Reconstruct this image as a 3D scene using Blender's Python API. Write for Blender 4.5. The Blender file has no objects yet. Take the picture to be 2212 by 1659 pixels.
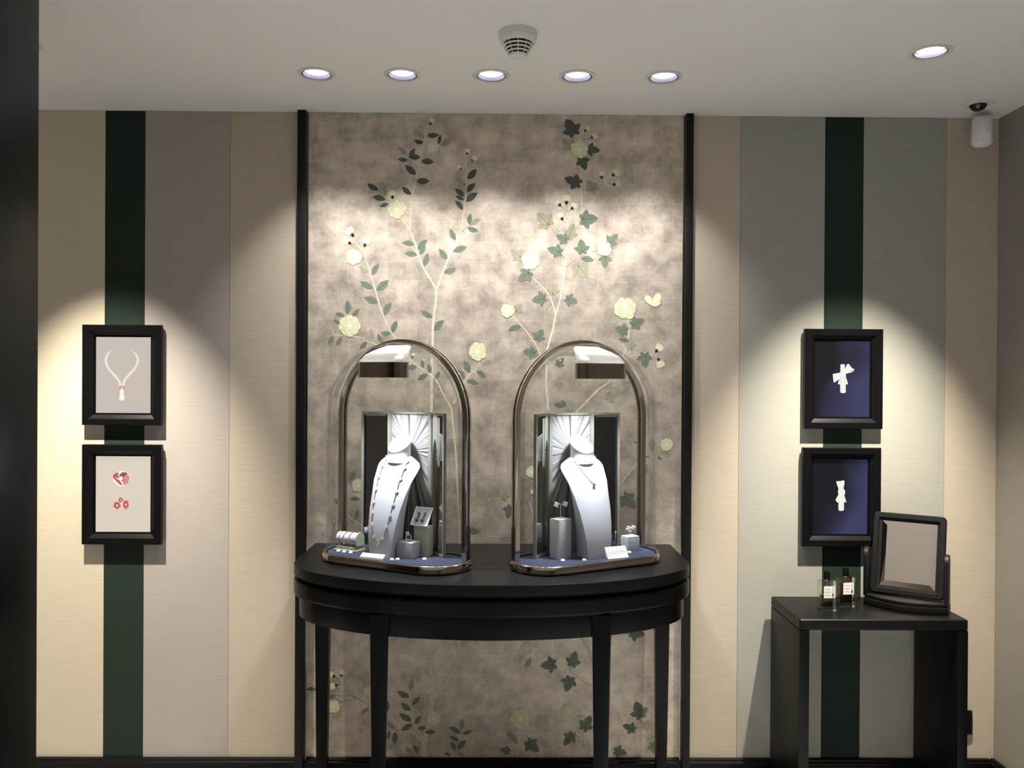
import bpy, bmesh, math, random
from mathutils import Vector, Matrix
from mathutils.bvhtree import BVHTree
random.seed(7)
sc = bpy.context.scene
C = sc.collection
PI = math.pi

# ------------------------------------------------------------------ camera
FPX, IMW, IMH = 1815.0, 2212, 1659
CAMLOC = Vector((0.0, -3.12, 1.53))
YAW, PITCH, ROLL = 0.00947748, -0.00388081, 0.00587571
Fd = Vector((math.sin(YAW)*math.cos(PITCH), math.cos(YAW)*math.cos(PITCH), math.sin(PITCH)))
r0 = Vector((math.cos(YAW), -math.sin(YAW), 0)); u0 = r0.cross(Fd)
Rt = r0*math.cos(ROLL) + u0*math.sin(ROLL); Up = -r0*math.sin(ROLL) + u0*math.cos(ROLL)
cam = bpy.data.cameras.new('camera'); camo = bpy.data.objects.new('camera', cam); C.objects.link(camo)
cam.sensor_width = 36.0; cam.lens = FPX/IMW*36.0; cam.clip_start = 0.02
M = Matrix.Identity(4)
for i in range(3):
    M[i][0], M[i][1], M[i][2], M[i][3] = Rt[i], Up[i], -Fd[i], CAMLOC[i]
camo.matrix_world = M; sc.camera = camo

# ------------------------------------------------------------------ world, view, lights
world = bpy.data.worlds.new('world'); sc.world = world; world.use_nodes = True
world.node_tree.nodes['Background'].inputs[0].default_value = (0.9, 0.85, 0.8, 1)
world.node_tree.nodes['Background'].inputs[1].default_value = 0.02
sc.view_settings.view_transform = 'Standard'; sc.view_settings.look = 'None'
sc.view_settings.exposure = 0.0; sc.view_settings.gamma = 1.0
sc.view_settings.use_curve_mapping = False
sc.cycles.use_denoising = True
sc.cycles.sample_clamp_indirect = 4.0
sc.cycles.max_bounces = 10; sc.cycles.transparent_max_bounces = 16

CEIL = 2.519
MURAL_W, FRAME_W, ROOM_W, DOME_W = 37.0, 455.0, 345.0, 32.0     # lamp powers
MURAL_X = (-0.612, -0.335, -0.047, 0.232, 0.513); MURAL_Y = -0.392
FRAME_X = (-1.435, 1.267); FRAME_Y = -0.62
ROOM_L = ((0.52, -1.02), (-0.75, -1.55), (1.05, -1.55), (0.25, -2.6), (-1.9, -1.7), (1.2, -3.6), (-0.7, -4.0), (-2.0, -4.4))
ROOM_K = (0.05, 0.10, 2.1, 0.3, 2.5, 1.3, 1.1, 1.2)

def spot(name, loc, target, power, size, blend, color, radius=0.02, parent=None):
    l = bpy.data.lights.new(name, 'SPOT'); l.energy = power; l.spot_size = math.radians(size)
    l.spot_blend = blend; l.color = color; l.shadow_soft_size = radius
    o = bpy.data.objects.new(name, l); C.objects.link(o)
    loc = Vector(loc); o.rotation_mode = 'QUATERNION'
    o.rotation_quaternion = (Vector(target)-loc).to_track_quat('-Z', 'Y'); o.location = loc
    return o

# ------------------------------------------------------------------ pixel helpers (photograph measured in 2212x1659)
def ray(px, py): return Fd + Rt*((px-IMW/2)/FPX) - Up*((py-IMH/2)/FPX)
def onY(px, py, Y=0.0):
    d = ray(px, py); return CAMLOC + d*((Y-CAMLOC.y)/d.y)
def onZ(px, py, Z):
    d = ray(px, py); return CAMLOC + d*((Z-CAMLOC.z)/d.z)

# ------------------------------------------------------------------ materials
def newmat(name):
    m = bpy.data.materials.new(name); m.use_nodes = True
    nt = m.node_tree; b = nt.nodes['Principled BSDF']
    return m, nt, b
def N(nt, t, **kw):
    n = nt.nodes.new(t)
    for k, v in kw.items(): setattr(n, k, v)
    return n
def plain(name, col, rough=0.5, metal=0.0, spec=0.5, noise=0.06, scale=40, coat=0.0):
    m, nt, b = newmat(name)
    b.inputs['Roughness'].default_value = rough; b.inputs['Metallic'].default_value = metal
    b.inputs['Specular IOR Level'].default_value = spec; b.inputs['Coat Weight'].default_value = coat
    tc = N(nt, 'ShaderNodeTexCoord'); nz = N(nt, 'ShaderNodeTexNoise'); nz.inputs['Scale'].default_value = scale
    nz.inputs['Detail'].default_value = 3
    mr = N(nt, 'ShaderNodeMapRange'); mr.inputs[3].default_value = 1-noise; mr.inputs[4].default_value = 1+noise
    mx = N(nt, 'ShaderNodeVectorMath', operation='SCALE'); mx.inputs[0].default_value = col
    nt.links.new(tc.outputs['Object'], nz.inputs['Vector']); nt.links.new(nz.outputs[0], mr.inputs[0])
    nt.links.new(mr.outputs[0], mx.inputs['Scale']); nt.links.new(mx.outputs[0], b.inputs['Base Color'])
    return m
def fabric(name, col):
    m, nt, b = newmat(name)
    b.inputs['Roughness'].default_value = 0.85; b.inputs['Specular IOR Level'].default_value = 0.2
    tc = N(nt, 'ShaderNodeTexCoord')
    mp = N(nt, 'ShaderNodeMapping'); mp.inputs['Scale'].default_value = (9, 9, 420)
    nz = N(nt, 'ShaderNodeTexNoise'); nz.inputs['Scale'].default_value = 1.0; nz.inputs['Detail'].default_value = 4
    mr = N(nt, 'ShaderNodeMapRange'); mr.inputs[1].default_value = 0.3; mr.inputs[2].default_value = 0.7
    mr.inputs[3].default_value = 0.93; mr.inputs[4].default_value = 1.06
    mx = N(nt, 'ShaderNodeVectorMath', operation='SCALE'); mx.inputs[0].default_value = col
    bp = N(nt, 'ShaderNodeBump'); bp.inputs['Strength'].default_value = 0.12; bp.inputs['Distance'].default_value = 0.001
    nt.links.new(tc.outputs['Object'], mp.inputs[0]); nt.links.new(mp.outputs[0], nz.inputs['Vector'])
    nt.links.new(nz.outputs[0], mr.inputs[0]); nt.links.new(mr.outputs[0], mx.inputs['Scale'])
    nt.links.new(mx.outputs[0], b.inputs['Base Color']); nt.links.new(nz.outputs[0], bp.inputs['Height'])
    nt.links.new(bp.outputs[0], b.inputs['Normal'])
    return m
def emit(name, col, strength):
    m, nt, b = newmat(name)
    b.inputs['Base Color'].default_value = (0.02, 0.02, 0.02, 1)
    b.inputs['Emission Color'].default_value = (*col, 1); b.inputs['Emission Strength'].default_value = strength
    b.inputs['Roughness'].default_value = 0.25
    return m
def thin_glass(name, tint=(0.97, 0.98, 0.97), ior=1.45, k=1.0):
    m, nt, b = newmat(name); nt.nodes.remove(b)
    out = nt.nodes['Material Output']
    tr = N(nt, 'ShaderNodeBsdfTransparent'); tr.inputs[0].default_value = (*tint, 1)
    gl = N(nt, 'ShaderNodeBsdfGlossy'); gl.inputs['Roughness'].default_value = 0.0
    gl.inputs[0].default_value = (1, 1, 1, 1)
    fr = N(nt, 'ShaderNodeFresnel'); fr.inputs[0].default_value = ior
    mx = N(nt, 'ShaderNodeMixShader')
    mu = N(nt, 'ShaderNodeMath', operation='MULTIPLY'); mu.inputs[1].default_value = k
    nt.links.new(fr.outputs[0], mu.inputs[0]); nt.links.new(mu.outputs[0], mx.inputs[0]); nt.links.new(tr.outputs[0], mx.inputs[1]); nt.links.new(gl.outputs[0], mx.inputs[2])
    nt.links.new(mx.outputs[0], out.inputs[0])
    return m

def silver_leaf():
    m, nt, b = newmat('silver_leaf_paper'); L = nt.links
    tc = N(nt, 'ShaderNodeTexCoord')
    sep = N(nt, 'ShaderNodeSeparateXYZ'); L.new(tc.outputs['Object'], sep.inputs[0])
    cmb = N(nt, 'ShaderNodeCombineXYZ'); L.new(sep.outputs[0], cmb.inputs[0]); L.new(sep.outputs[2], cmb.inputs[1])
    bk = N(nt, 'ShaderNodeTexBrick'); L.new(cmb.outputs[0], bk.inputs['Vector'])
    bk.offset = 0.5; bk.inputs['Scale'].default_value = 1.0
    bk.inputs['Brick Width'].default_value = 0.073; bk.inputs['Row Height'].default_value = 0.073
    bk.inputs['Mortar Size'].default_value = 0.0012; bk.inputs['Mortar Smooth'].default_value = 0.6
    bk.inputs['Color1'].default_value = (0.62, 0.62, 0.62, 1); bk.inputs['Color2'].default_value = (0.95, 0.95, 0.95, 1)
    bk.inputs['Mortar'].default_value = (1.08, 1.08, 1.08, 1)
    n1 = N(nt, 'ShaderNodeTexNoise'); n1.inputs['Scale'].default_value = 13; n1.inputs['Detail'].default_value = 6
    n1.inputs['Roughness'].default_value = 0.65
    n2 = N(nt, 'ShaderNodeTexNoise'); n2.inputs['Scale'].default_value = 90; n2.inputs['Detail'].default_value = 4
    L.new(cmb.outputs[0], n1.inputs['Vector']); L.new(cmb.outputs[0], n2.inputs['Vector'])
    r1 = N(nt, 'ShaderNodeMapRange'); r1.inputs[1].default_value = 0.32; r1.inputs[2].default_value = 0.66
    r1.inputs[3].default_value = 0.55; r1.inputs[4].default_value = 1.12; L.new(n1.outputs[0], r1.inputs[0])
    r2 = N(nt, 'ShaderNodeMapRange'); r2.inputs[3].default_value = 0.9; r2.inputs[4].default_value = 1.1; L.new(n2.outputs[0], r2.inputs[0])
    mu = N(nt, 'ShaderNodeMath', operation='MULTIPLY'); L.new(r1.outputs[0], mu.inputs[0]); L.new(r2.outputs[0], mu.inputs[1])
    s1 = N(nt, 'ShaderNodeVectorMath', operation='SCALE'); s1.inputs[0].default_value = (0.65, 0.565, 0.475); L.new(mu.outputs[0], s1.inputs['Scale'])
    mm = N(nt, 'ShaderNodeMix', data_type='RGBA', blend_type='MULTIPLY'); mm.inputs[0].default_value = 0.45
    L.new(s1.outputs[0], mm.inputs[6]); L.new(bk.outputs['Color'], mm.inputs[7])
    L.new(mm.outputs[2], b.inputs['Base Color'])
    b.inputs['Metallic'].default_value = 0.45
    r3 = N(nt, 'ShaderNodeMapRange'); r3.inputs[3].default_value = 0.36; r3.inputs[4].default_value = 0.56; L.new(n1.outputs[0], r3.inputs[0])
    L.new(r3.outputs[0], b.inputs['Roughness'])
    bp = N(nt, 'ShaderNodeBump'); bp.inputs['Strength'].default_value = 0.10; bp.inputs['Distance'].default_value = 0.002
    L.new(n2.outputs[0], bp.inputs['Height']); L.new(bp.outputs[0], b.inputs['Normal'])
    return m
def bark():
    m, nt, b = newmat('painted_bark'); L = nt.links
    tc = N(nt, 'ShaderNodeTexCoord'); n = N(nt, 'ShaderNodeTexNoise'); n.inputs['Scale'].default_value = 260; n.inputs['Detail'].default_value = 3
    cr = N(nt, 'ShaderNodeValToRGB'); cr.color_ramp.elements[0].position = 0.30; cr.color_ramp.elements[0].color = (0.25, 0.23, 0.17, 1)
    cr.color_ramp.elements[1].position = 0.46; cr.color_ramp.elements[1].color = (0.62, 0.575, 0.43, 1)
    L.new(tc.outputs['Object'], n.inputs['Vector']); L.new(n.outputs[0], cr.inputs[0]); L.new(cr.outputs[0], b.inputs['Base Color'])
    b.inputs['Roughness'].default_value = 0.7
    return m
def sunburst(name):
    m, nt, b = newmat(name); L = nt.links
    tc = N(nt, 'ShaderNodeTexCoord'); sp = N(nt, 'ShaderNodeSeparateXYZ'); L.new(tc.outputs['Object'], sp.inputs[0])
    zz = N(nt, 'ShaderNodeMath', operation='SUBTRACT'); L.new(sp.outputs[2], zz.inputs[0]); zz.inputs[1].default_value = 0.335
    at = N(nt, 'ShaderNodeMath', operation='ARCTAN2'); L.new(sp.outputs[0], at.inputs[0]); L.new(zz.outputs[0], at.inputs[1])
    n = N(nt, 'ShaderNodeTexNoise', noise_dimensions='1D'); n.inputs['Scale'].default_value = 9; n.inputs['Detail'].default_value = 5
    L.new(at.outputs[0], n.inputs['W'])
    cr = N(nt, 'ShaderNodeValToRGB'); cr.color_ramp.elements[0].position = 0.33; cr.color_ramp.elements[0].color = (0.03, 0.028, 0.025, 1)
    cr.color_ramp.elements[1].position = 0.62; cr.color_ramp.elements[1].color = (0.25, 0.245, 0.24, 1)
    L.new(n.outputs[0], cr.inputs[0]); L.new(cr.outputs[0], b.inputs['Base Color'])
    b.inputs['Roughness'].default_value = 0.35
    return m
def navy_screen(name, seed):
    m, nt, b = newmat(name); L = nt.links
    tc = N(nt, 'ShaderNodeTexCoord'); mp = N(nt, 'ShaderNodeMapping'); mp.inputs['Location'].default_value = (seed, 0, seed*2)
    n = N(nt, 'ShaderNodeTexNoise'); n.inputs['Scale'].default_value = 5.0; n.inputs['Detail'].default_value = 1
    L.new(tc.outputs['Object'], mp.inputs[0]); L.new(mp.outputs[0], n.inputs['Vector'])
    sp = N(nt, 'ShaderNodeSeparateXYZ'); L.new(tc.outputs['Object'], sp.inputs[0])
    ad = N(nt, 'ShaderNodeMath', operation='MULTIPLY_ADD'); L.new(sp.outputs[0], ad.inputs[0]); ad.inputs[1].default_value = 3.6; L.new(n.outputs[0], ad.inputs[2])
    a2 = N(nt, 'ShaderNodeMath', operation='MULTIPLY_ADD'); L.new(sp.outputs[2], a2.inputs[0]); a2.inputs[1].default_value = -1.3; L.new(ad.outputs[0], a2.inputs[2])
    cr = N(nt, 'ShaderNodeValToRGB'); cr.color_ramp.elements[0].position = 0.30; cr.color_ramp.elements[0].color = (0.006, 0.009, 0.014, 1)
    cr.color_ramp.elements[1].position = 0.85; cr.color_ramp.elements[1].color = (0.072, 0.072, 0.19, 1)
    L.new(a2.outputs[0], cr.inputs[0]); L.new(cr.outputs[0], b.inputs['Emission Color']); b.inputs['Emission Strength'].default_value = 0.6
    b.inputs['Base Color'].default_value = (0.003, 0.003, 0.004, 1); b.inputs['Roughness'].default_value = 0.3; b.inputs['Specular IOR Level'].default_value = 0.15
    return m

MT = {}
MT['stripe_cream'] = fabric('cream_fabric', (0.52, 0.455, 0.36))
MT['stripe_grey'] = fabric('grey_fabric', (0.345, 0.312, 0.290))
MT['stripe_sage'] = fabric('sage_grey_fabric', (0.305, 0.298, 0.268))
MT['stripe_tan'] = fabric('tan_fabric', (0.43, 0.37, 0.30))
MT['stripe_green'] = fabric('green_fabric', (0.014, 0.024, 0.018))
MT['wall_tan'] = fabric('side_wall_fabric', (0.27, 0.245, 0.215))
MT['wall_rose'] = fabric('rose_wall_fabric', (0.22, 0.18, 0.155))
MT['ceiling'] = plain('ceiling_paint', (0.86, 0.855, 0.84), 0.9, noise=0.01, scale=3)
MT['floor'] = plain('floor_carpet', (0.56, 0.54, 0.51), 0.9, noise=0.08, scale=60)
MT['black'] = plain('black_lacquer', (0.0028, 0.0028, 0.0034), 0.34, spec=0.14, noise=0.2, scale=6)
MT['black_satin'] = plain('black_satin', (0.004, 0.004, 0.0045), 0.5, spec=0.2, noise=0.2, scale=6)
MT['black_gloss'] = plain('black_gloss', (0.003, 0.0036, 0.004), 0.3, spec=0.2, noise=0.1, scale=6)
MT['camera_dome'] = plain('camera_dome', (0.006, 0.006, 0.008), 0.06, spec=0.6)
MT['table_top'] = plain('black_table_top', (0.0025, 0.0025, 0.003), 0.40, spec=0.20, noise=0.15, scale=4)
MT['silver'] = silver_leaf()
MT['bark'] = bark()
MT['leaf_green'] = plain('painted_green', (0.135, 0.165, 0.120), 0.7, noise=0.25, scale=70)
MT['leaf_shaded'] = plain('painted_green_shaded', (0.055, 0.076, 0.056), 0.7, noise=0.25, scale=70)  # leaf green darkened for the dim mural top; shade put into the colour
MT['leaf_vein'] = plain('painted_vein', (0.055, 0.075, 0.055), 0.7)
MT['leaf_tan'] = plain('painted_olive', (0.30, 0.285, 0.20), 0.7, noise=0.2, scale=70)
MT['tan_vein'] = plain('painted_olive_vein', (0.16, 0.145, 0.095), 0.7)
MT['petal'] = plain('painted_petal', (0.70, 0.68, 0.47), 0.7, noise=0.06, scale=60)
MT['petal_edge'] = plain('painted_petal_edge', (0.46, 0.45, 0.27), 0.7)
MT['petal_heart'] = plain('painted_petal_heart', (0.78, 0.76, 0.58), 0.7)
MT['calyx'] = plain('painted_calyx', (0.17, 0.16, 0.11), 0.7)
MT['twig'] = plain('painted_twig', (0.25, 0.225, 0.165), 0.7, noise=0.2, scale=120)
MT['chrome'] = plain('warm_chrome', (0.70, 0.63, 0.55), 0.09, 1.0, noise=0.04)
MT['chrome_dark'] = plain('bronze_chrome', (0.42, 0.37, 0.32), 0.12, 1.0, noise=0.05)
MT['chrome_light'] = plain('satin_silver', (0.95, 0.94, 0.92), 0.25, 0.3, noise=0.03)
MT['gasket'] = plain('black_gasket', (0.006, 0.006, 0.006), 0.5)
MT['glass'] = thin_glass('clear_glass', (0.965, 0.97, 0.96), 1.4, 0.42)
MT['bottle_glass'] = thin_glass('bottle_glass', (0.92, 0.94, 0.90), 1.5)
MT['mirror'] = plain('mirror', (0.86, 0.84, 0.80), 0.01, 1.0, noise=0.0)
MT['mirror_dark'] = plain('darker_mirror', (0.30, 0.31, 0.33), 0.02, 1.0, noise=0.0)  # mirror with a darker tint, for the far wing panels
MT['mirror_rose'] = plain('rose_mirror', (0.98, 0.86, 0.77), 0.01, 1.0, noise=0.0)
MT['screen_metal'] = plain('grey_green_metal', (0.19, 0.19, 0.155), 0.4, 0.4)
MT['sunburst'] = sunburst('sunburst_print')
MT['felt'] = plain('blue_grey_felt', (0.017, 0.022, 0.050), 0.9, noise=0.1, scale=200)
MT['bust'] = plain('lavender_grey_leather', (0.50, 0.50, 0.54), 0.45, noise=0.03, scale=80)
MT['plinth'] = plain('grey_leather', (0.40, 0.40, 0.41), 0.6, noise=0.03, scale=90)
MT['plinth_green'] = plain('olive_grey_leather', (0.36, 0.36, 0.29), 0.55, noise=0.04, scale=90)
MT['plinth_lid'] = plain('pale_leather', (0.62, 0.61, 0.60), 0.6, noise=0.03, scale=90)
MT['lilac'] = plain('lilac_leather', (0.52, 0.49, 0.57), 0.5, noise=0.03, scale=90)
MT['ivory'] = plain('ivory_card', (0.72, 0.70, 0.60), 0.6, noise=0.02)
MT['white'] = plain('white_card', (0.82, 0.82, 0.80), 0.6, noise=0.02)
MT['white_plastic'] = plain('white_plastic', (0.72, 0.71, 0.67), 0.4, noise=0.02)
MT['pir'] = plain('pir_plastic', (0.78, 0.79, 0.80), 0.3, noise=0.02)
MT['gold'] = plain('rose_gold', (0.85, 0.62, 0.36), 0.18, 1.0)
MT['pearl'] = plain('mother_of_pearl', (0.85, 0.84, 0.83), 0.2, 0.1)
MT['diamond'] = plain('diamond', (0.92, 0.92, 0.93), 0.12, 0.35)
MT['amethyst'] = plain('plum_stone', (0.075, 0.05, 0.075), 0.25)
MT['ink'] = plain('grey_ink', (0.25, 0.25, 0.25), 0.7)
MT['reflector'] = plain('lamp_reflector', (0.16, 0.15, 0.20), 0.25, 0.9)
MT['lamp_lens'] = emit('lamp_lens', (1.0, 0.98, 1.0), 5.0)
MT['lamp_lens_warm'] = emit('lamp_lens_warm', (1.0, 0.985, 0.96), 8.0)
MT['led'] = emit('display_led', (0.92, 0.96, 1.0), 12.0)
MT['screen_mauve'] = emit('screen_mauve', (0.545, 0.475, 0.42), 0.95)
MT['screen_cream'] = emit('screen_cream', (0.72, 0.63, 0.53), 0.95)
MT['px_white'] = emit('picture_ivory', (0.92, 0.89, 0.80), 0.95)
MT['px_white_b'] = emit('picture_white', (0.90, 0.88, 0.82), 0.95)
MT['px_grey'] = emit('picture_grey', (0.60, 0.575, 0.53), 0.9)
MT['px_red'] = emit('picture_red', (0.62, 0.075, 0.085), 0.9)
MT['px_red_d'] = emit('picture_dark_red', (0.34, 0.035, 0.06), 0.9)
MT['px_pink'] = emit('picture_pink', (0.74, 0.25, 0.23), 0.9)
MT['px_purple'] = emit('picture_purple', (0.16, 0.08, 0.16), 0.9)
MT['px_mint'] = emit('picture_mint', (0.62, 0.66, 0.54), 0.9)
MT['navy_a'] = navy_screen('screen_navy_a', 0.13)
MT['navy_b'] = navy_screen('screen_navy_b', 1.71)
MT['olive_liquid'] = plain('olive_perfume', (0.075, 0.065, 0.012), 0.12)
MT['amber_liquid'] = plain('amber_perfume', (0.045, 0.012, 0.004), 0.12)
MT['label'] = plain('bottle_label', (0.74, 0.72, 0.73), 0.6)

# ------------------------------------------------------------------ mesh builder
class MB:
    def __init__(s): s.v, s.f, s.m = [], [], []
    def add(s, verts, faces, mi=0):
        o = len(s.v); s.v += [tuple(v) for v in verts]
        s.f += [tuple(i+o for i in f) for f in faces]; s.m += [mi]*len(faces); return s
    def box(s, x0, x1, y0, y1, z0, z1, mi=0):
        return s.add([(x0,y0,z0),(x1,y0,z0),(x1,y1,z0),(x0,y1,z0),(x0,y0,z1),(x1,y0,z1),(x1,y1,z1),(x0,y1,z1)],
                     [(0,3,2,1),(4,5,6,7),(0,1,5,4),(1,2,6,5),(2,3,7,6),(3,0,4,7)], mi)
    def loft(s, rings, cap0=True, cap1=True, closed=True, mi=0, loop=False):
        n = len(rings[0]); vs = [p for r in rings for p in r]; fs = []
        R = len(rings)
        for i in range(R if loop else R-1):
            a, b = i*n, ((i+1) % R)*n
            for j in range(n if closed else n-1):
                k = (j+1) % n; fs.append((a+j, a+k, b+k, b+j))
        if cap0 and not loop: fs.append(tuple(reversed(range(n))))
        if cap1 and not loop: fs.append(tuple(range((R-1)*n, R*n)))
        return s.add(vs, fs, mi)
    def prism(s, poly, z0, z1, mi=0):                    # poly in xy, counter-clockwise
        return s.loft([[(x,y,z0) for x,y in poly], [(x,y,z1) for x,y in poly]], mi=mi)
    def lathe(s, prof, n=32, c=(0,0,0), cap0=False, cap1=False, mi=0):
        return s.loft([[(c[0]+r*math.cos(2*PI*k/n), c[1]+r*math.sin(2*PI*k/n), c[2]+z) for k in range(n)] for r, z in prof], cap0, cap1, mi=mi)
    def tube(s, path, r, n=8, mi=0, loop=False):
        P = [Vector(p) for p in path]; rings = []
        for i, p in enumerate(P):
            if loop: t = P[(i+1) % len(P)] - P[i-1]
            else: t = P[min(i+1, len(P)-1)] - P[max(i-1, 0)]
            t.normalize(); a = Vector((0,0,1)) if abs(t.z) < 0.9 else Vector((0,1,0))
            e1 = t.cross(a).normalized(); e2 = t.cross(e1)
            rr = r[i] if isinstance(r, (list, tuple)) else r
            rings.append([p + e1*rr*math.cos(2*PI*k/n) + e2*rr*math.sin(2*PI*k/n) for k in range(n)])
        return s.loft(rings, True, True, mi=mi, loop=loop)
    def ball(s, c, r, n=10, m=6, sx=1, sy=1, sz=1, mi=0):
        rings = []
        for i in range(1, m):
            ph = -PI/2 + PI*i/m
            rings.append([(c[0]+sx*r*math.cos(ph)*math.cos(2*PI*k/n), c[1]+sy*r*math.cos(ph)*math.sin(2*PI*k/n), c[2]+sz*r*math.sin(ph)) for k in range(n)])
        return s.loft(rings, True, True, mi=mi)
    def xform(s, M4):
        s.v = [tuple(M4 @ Vector(v)) for v in s.v]; return s
    def build(s, name, mats, parent=None, smooth=False, bevel=0, seg=2, loc=None, kind=None, angle=35):
        me = bpy.data.meshes.new(name); me.from_pydata(s.v, [], s.f); me.update()
        mats = mats if isinstance(mats, (list, tuple)) else [mats]
        for m in mats: me.materials.append(MT[m])
        if len(mats) > 1: me.polygons.foreach_set('material_index', s.m)
        bm = bmesh.new(); bm.from_mesh(me); bmesh.ops.recalc_face_normals(bm, faces=bm.faces)
        if bevel: 
            es = [e for e in bm.edges if len(e.link_faces) == 2 and e.calc_face_angle(0) > 0.6]
            bmesh.ops.bevel(bm, geom=es, offset=bevel, segments=seg, affect='EDGES', profile=0.7, clamp_overlap=True)
        bm.to_mesh(me); bm.free()
        if smooth or bevel: me.shade_smooth(); me.set_sharp_from_angle(angle=math.radians(angle))
        o = bpy.data.objects.new(name, me); C.objects.link(o); o.parent = parent
        if loc: o.location = loc
        if kind: o['kind'] = kind
        return o
def tag(o, label, cat, group=None):
    o['label'] = label; o['category'] = cat
    if group: o['group'] = group
    return o
def thing(name, label, cat, loc=(0,0,0), rz=0, group=None):
    o = bpy.data.objects.new(name, None); C.objects.link(o); o.empty_display_size = 0.05
    o.location = loc; o.rotation_euler = (0, 0, rz); tag(o, label, cat, group); return o
def struct(o): o['kind'] = 'structure'; return o

# ================================================================== THE SETTING
XL, XR, YB = -2.7, 1.8400, -5.6
wb = struct(MB().box(XL-.1, XR+.1, 0.004, 0.10, 0, CEIL).build('wall_back', 'stripe_grey'))
XS = dict(g1=-1.4766, g2=-1.3302, s=-1.0165, t1=-0.763, t2=-0.7322, t3=0.666, t4=0.6936, e=0.8747, g3=1.1908, g4=1.3344, s2=1.6445)
BT = 0.129                                                             # top of the baseboard
def stripe(x0, x1, m):
    MB().box(x0+.0006, x1-.0006, 0.0, 0.0042, BT-.01, CEIL-.001).build('wallpaper_stripe', m, wb)
stripe(XL, XS['g1'], 'stripe_cream'); stripe(XS['g1'], XS['g2'], 'stripe_green'); stripe(XS['g2'], XS['s'], 'stripe_grey'); stripe(XS['s'], XS['t1'], 'stripe_tan')
stripe(XS['t4'], XS['e'], 'stripe_tan'); stripe(XS['e'], XS['g3'], 'stripe_sage'); stripe(XS['g3'], XS['g4'], 'stripe_green')
stripe(XS['g4'], XS['s2'], 'stripe_sage'); stripe(XS['s2'], XR, 'stripe_tan')
struct(MB().box(XR, XR+.1, YB, 0.0, 0, CEIL).build('wall_right', 'wall_tan'))
struct(MB().box(XL-.1, XL, YB, 0.0, 0, CEIL).build('wall_left', 'wall_rose'))
struct(MB().box(XL-.1, XR+.1, YB-.1, YB, 0, CEIL).build('wall_front', 'wall_rose'))
struct(MB().box(XL-.1, XR+.1, YB-.1, 0.10, -0.1, 0.0).build('floor', 'floor'))
# ceiling with a real hole for each recessed lamp
HOLES = [(x, MURAL_Y) for x in MURAL_X] + [(x, FRAME_Y) for x in FRAME_X] + list(ROOM_L)
bm = bmesh.new()
def loopv(pts):
    vs = [bm.verts.new(p) for p in pts]
    return [bm.edges.new((vs[i], vs[(i+1) % len(vs)])) for i in range(len(vs))]
es = loopv([(XL-.1, YB-.1, CEIL), (XR+.1, YB-.1, CEIL), (XR+.1, 0.10, CEIL), (XL-.1, 0.10, CEIL)])
for hx, hy in HOLES: es += loopv([(hx+.050*math.cos(2*PI*k/28), hy+.050*math.sin(2*PI*k/28), CEIL) for k in range(28)])
bmesh.ops.triangle_fill(bm, use_beauty=True, use_dissolve=False, edges=es)
for f_ in bm.faces:
    if f_.normal.z > 0: f_.normal_flip()
me = bpy.data.meshes.new('ceiling'); bm.to_mesh(me); bm.free(); me.materials.append(MT['ceiling'])
co = bpy.data.objects.new('ceiling', me); C.objects.link(co); struct(co)
MB().box(XL-.1, XR+.1, YB-.1, 0.1, CEIL+.12, CEIL+.16).build('ceiling_slab', 'ceiling', co)
# black posts either side of the mural
for k, (a, b) in enumerate((('t1', 't2'), ('t3', 't4'))):
    struct(MB().box(XS[a], XS[b], -0.030, 0.004, 0, CEIL-.0005).build('trim_%d' % (k+1), 'black_satin', bevel=.002))
    s_ = 1 if k == 0 else -1
    xe = XS['t2'] if k == 0 else XS['t3']
    struct(MB().box(min(xe, xe+s_*.006), max(xe, xe+s_*.006), -0.006, 0.004, 0.12, CEIL-.0005).build('trim_%d' % (k+3), 'chrome_dark'))
def baseboard(name, poly_y):                                          # along x, profile in y,z
    prof = [(0.004, 0), (-0.016, 0), (-0.016, BT-.024), (-0.020, BT-.020), (-0.020, BT-.012), (-0.014, BT-.009), (-0.014, BT-.002), (-0.010, BT), (0.004, BT)]
    m = MB()
    for x0, x1 in poly_y: m.loft([[(x0, y, z) for y, z in prof], [(x1, y, z) for y, z in prof]])
    return struct(m.build(name, 'black'))
baseboard('baseboard_back', [(XL, XS['t1']-.0005), (XS['t2']+.0065, XS['t3']-.0065), (XS['t4']+.0005, XR-.021)])
prof = [(0.0, 0), (-0.016, 0), (-0.016, BT-.024), (-0.020, BT-.020), (-0.020, BT-.012), (-0.014, BT-.009), (-0.014, BT-.002), (-0.010, BT), (0.0, BT)]
struct(MB().loft([[(XR+y, 0.0, z) for y, z in prof], [(XR+y, YB, z) for y, z in prof]]).build('baseboard_right', 'black'))
# dark lacquered pillar close to the camera on the left
pl = onY(82, 830, -1.16).x
struct(MB().box(pl-.55, pl, -1.40, -1.16, 0, CEIL-.0005).build('trim_5', 'black_gloss', bevel=.003))

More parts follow.
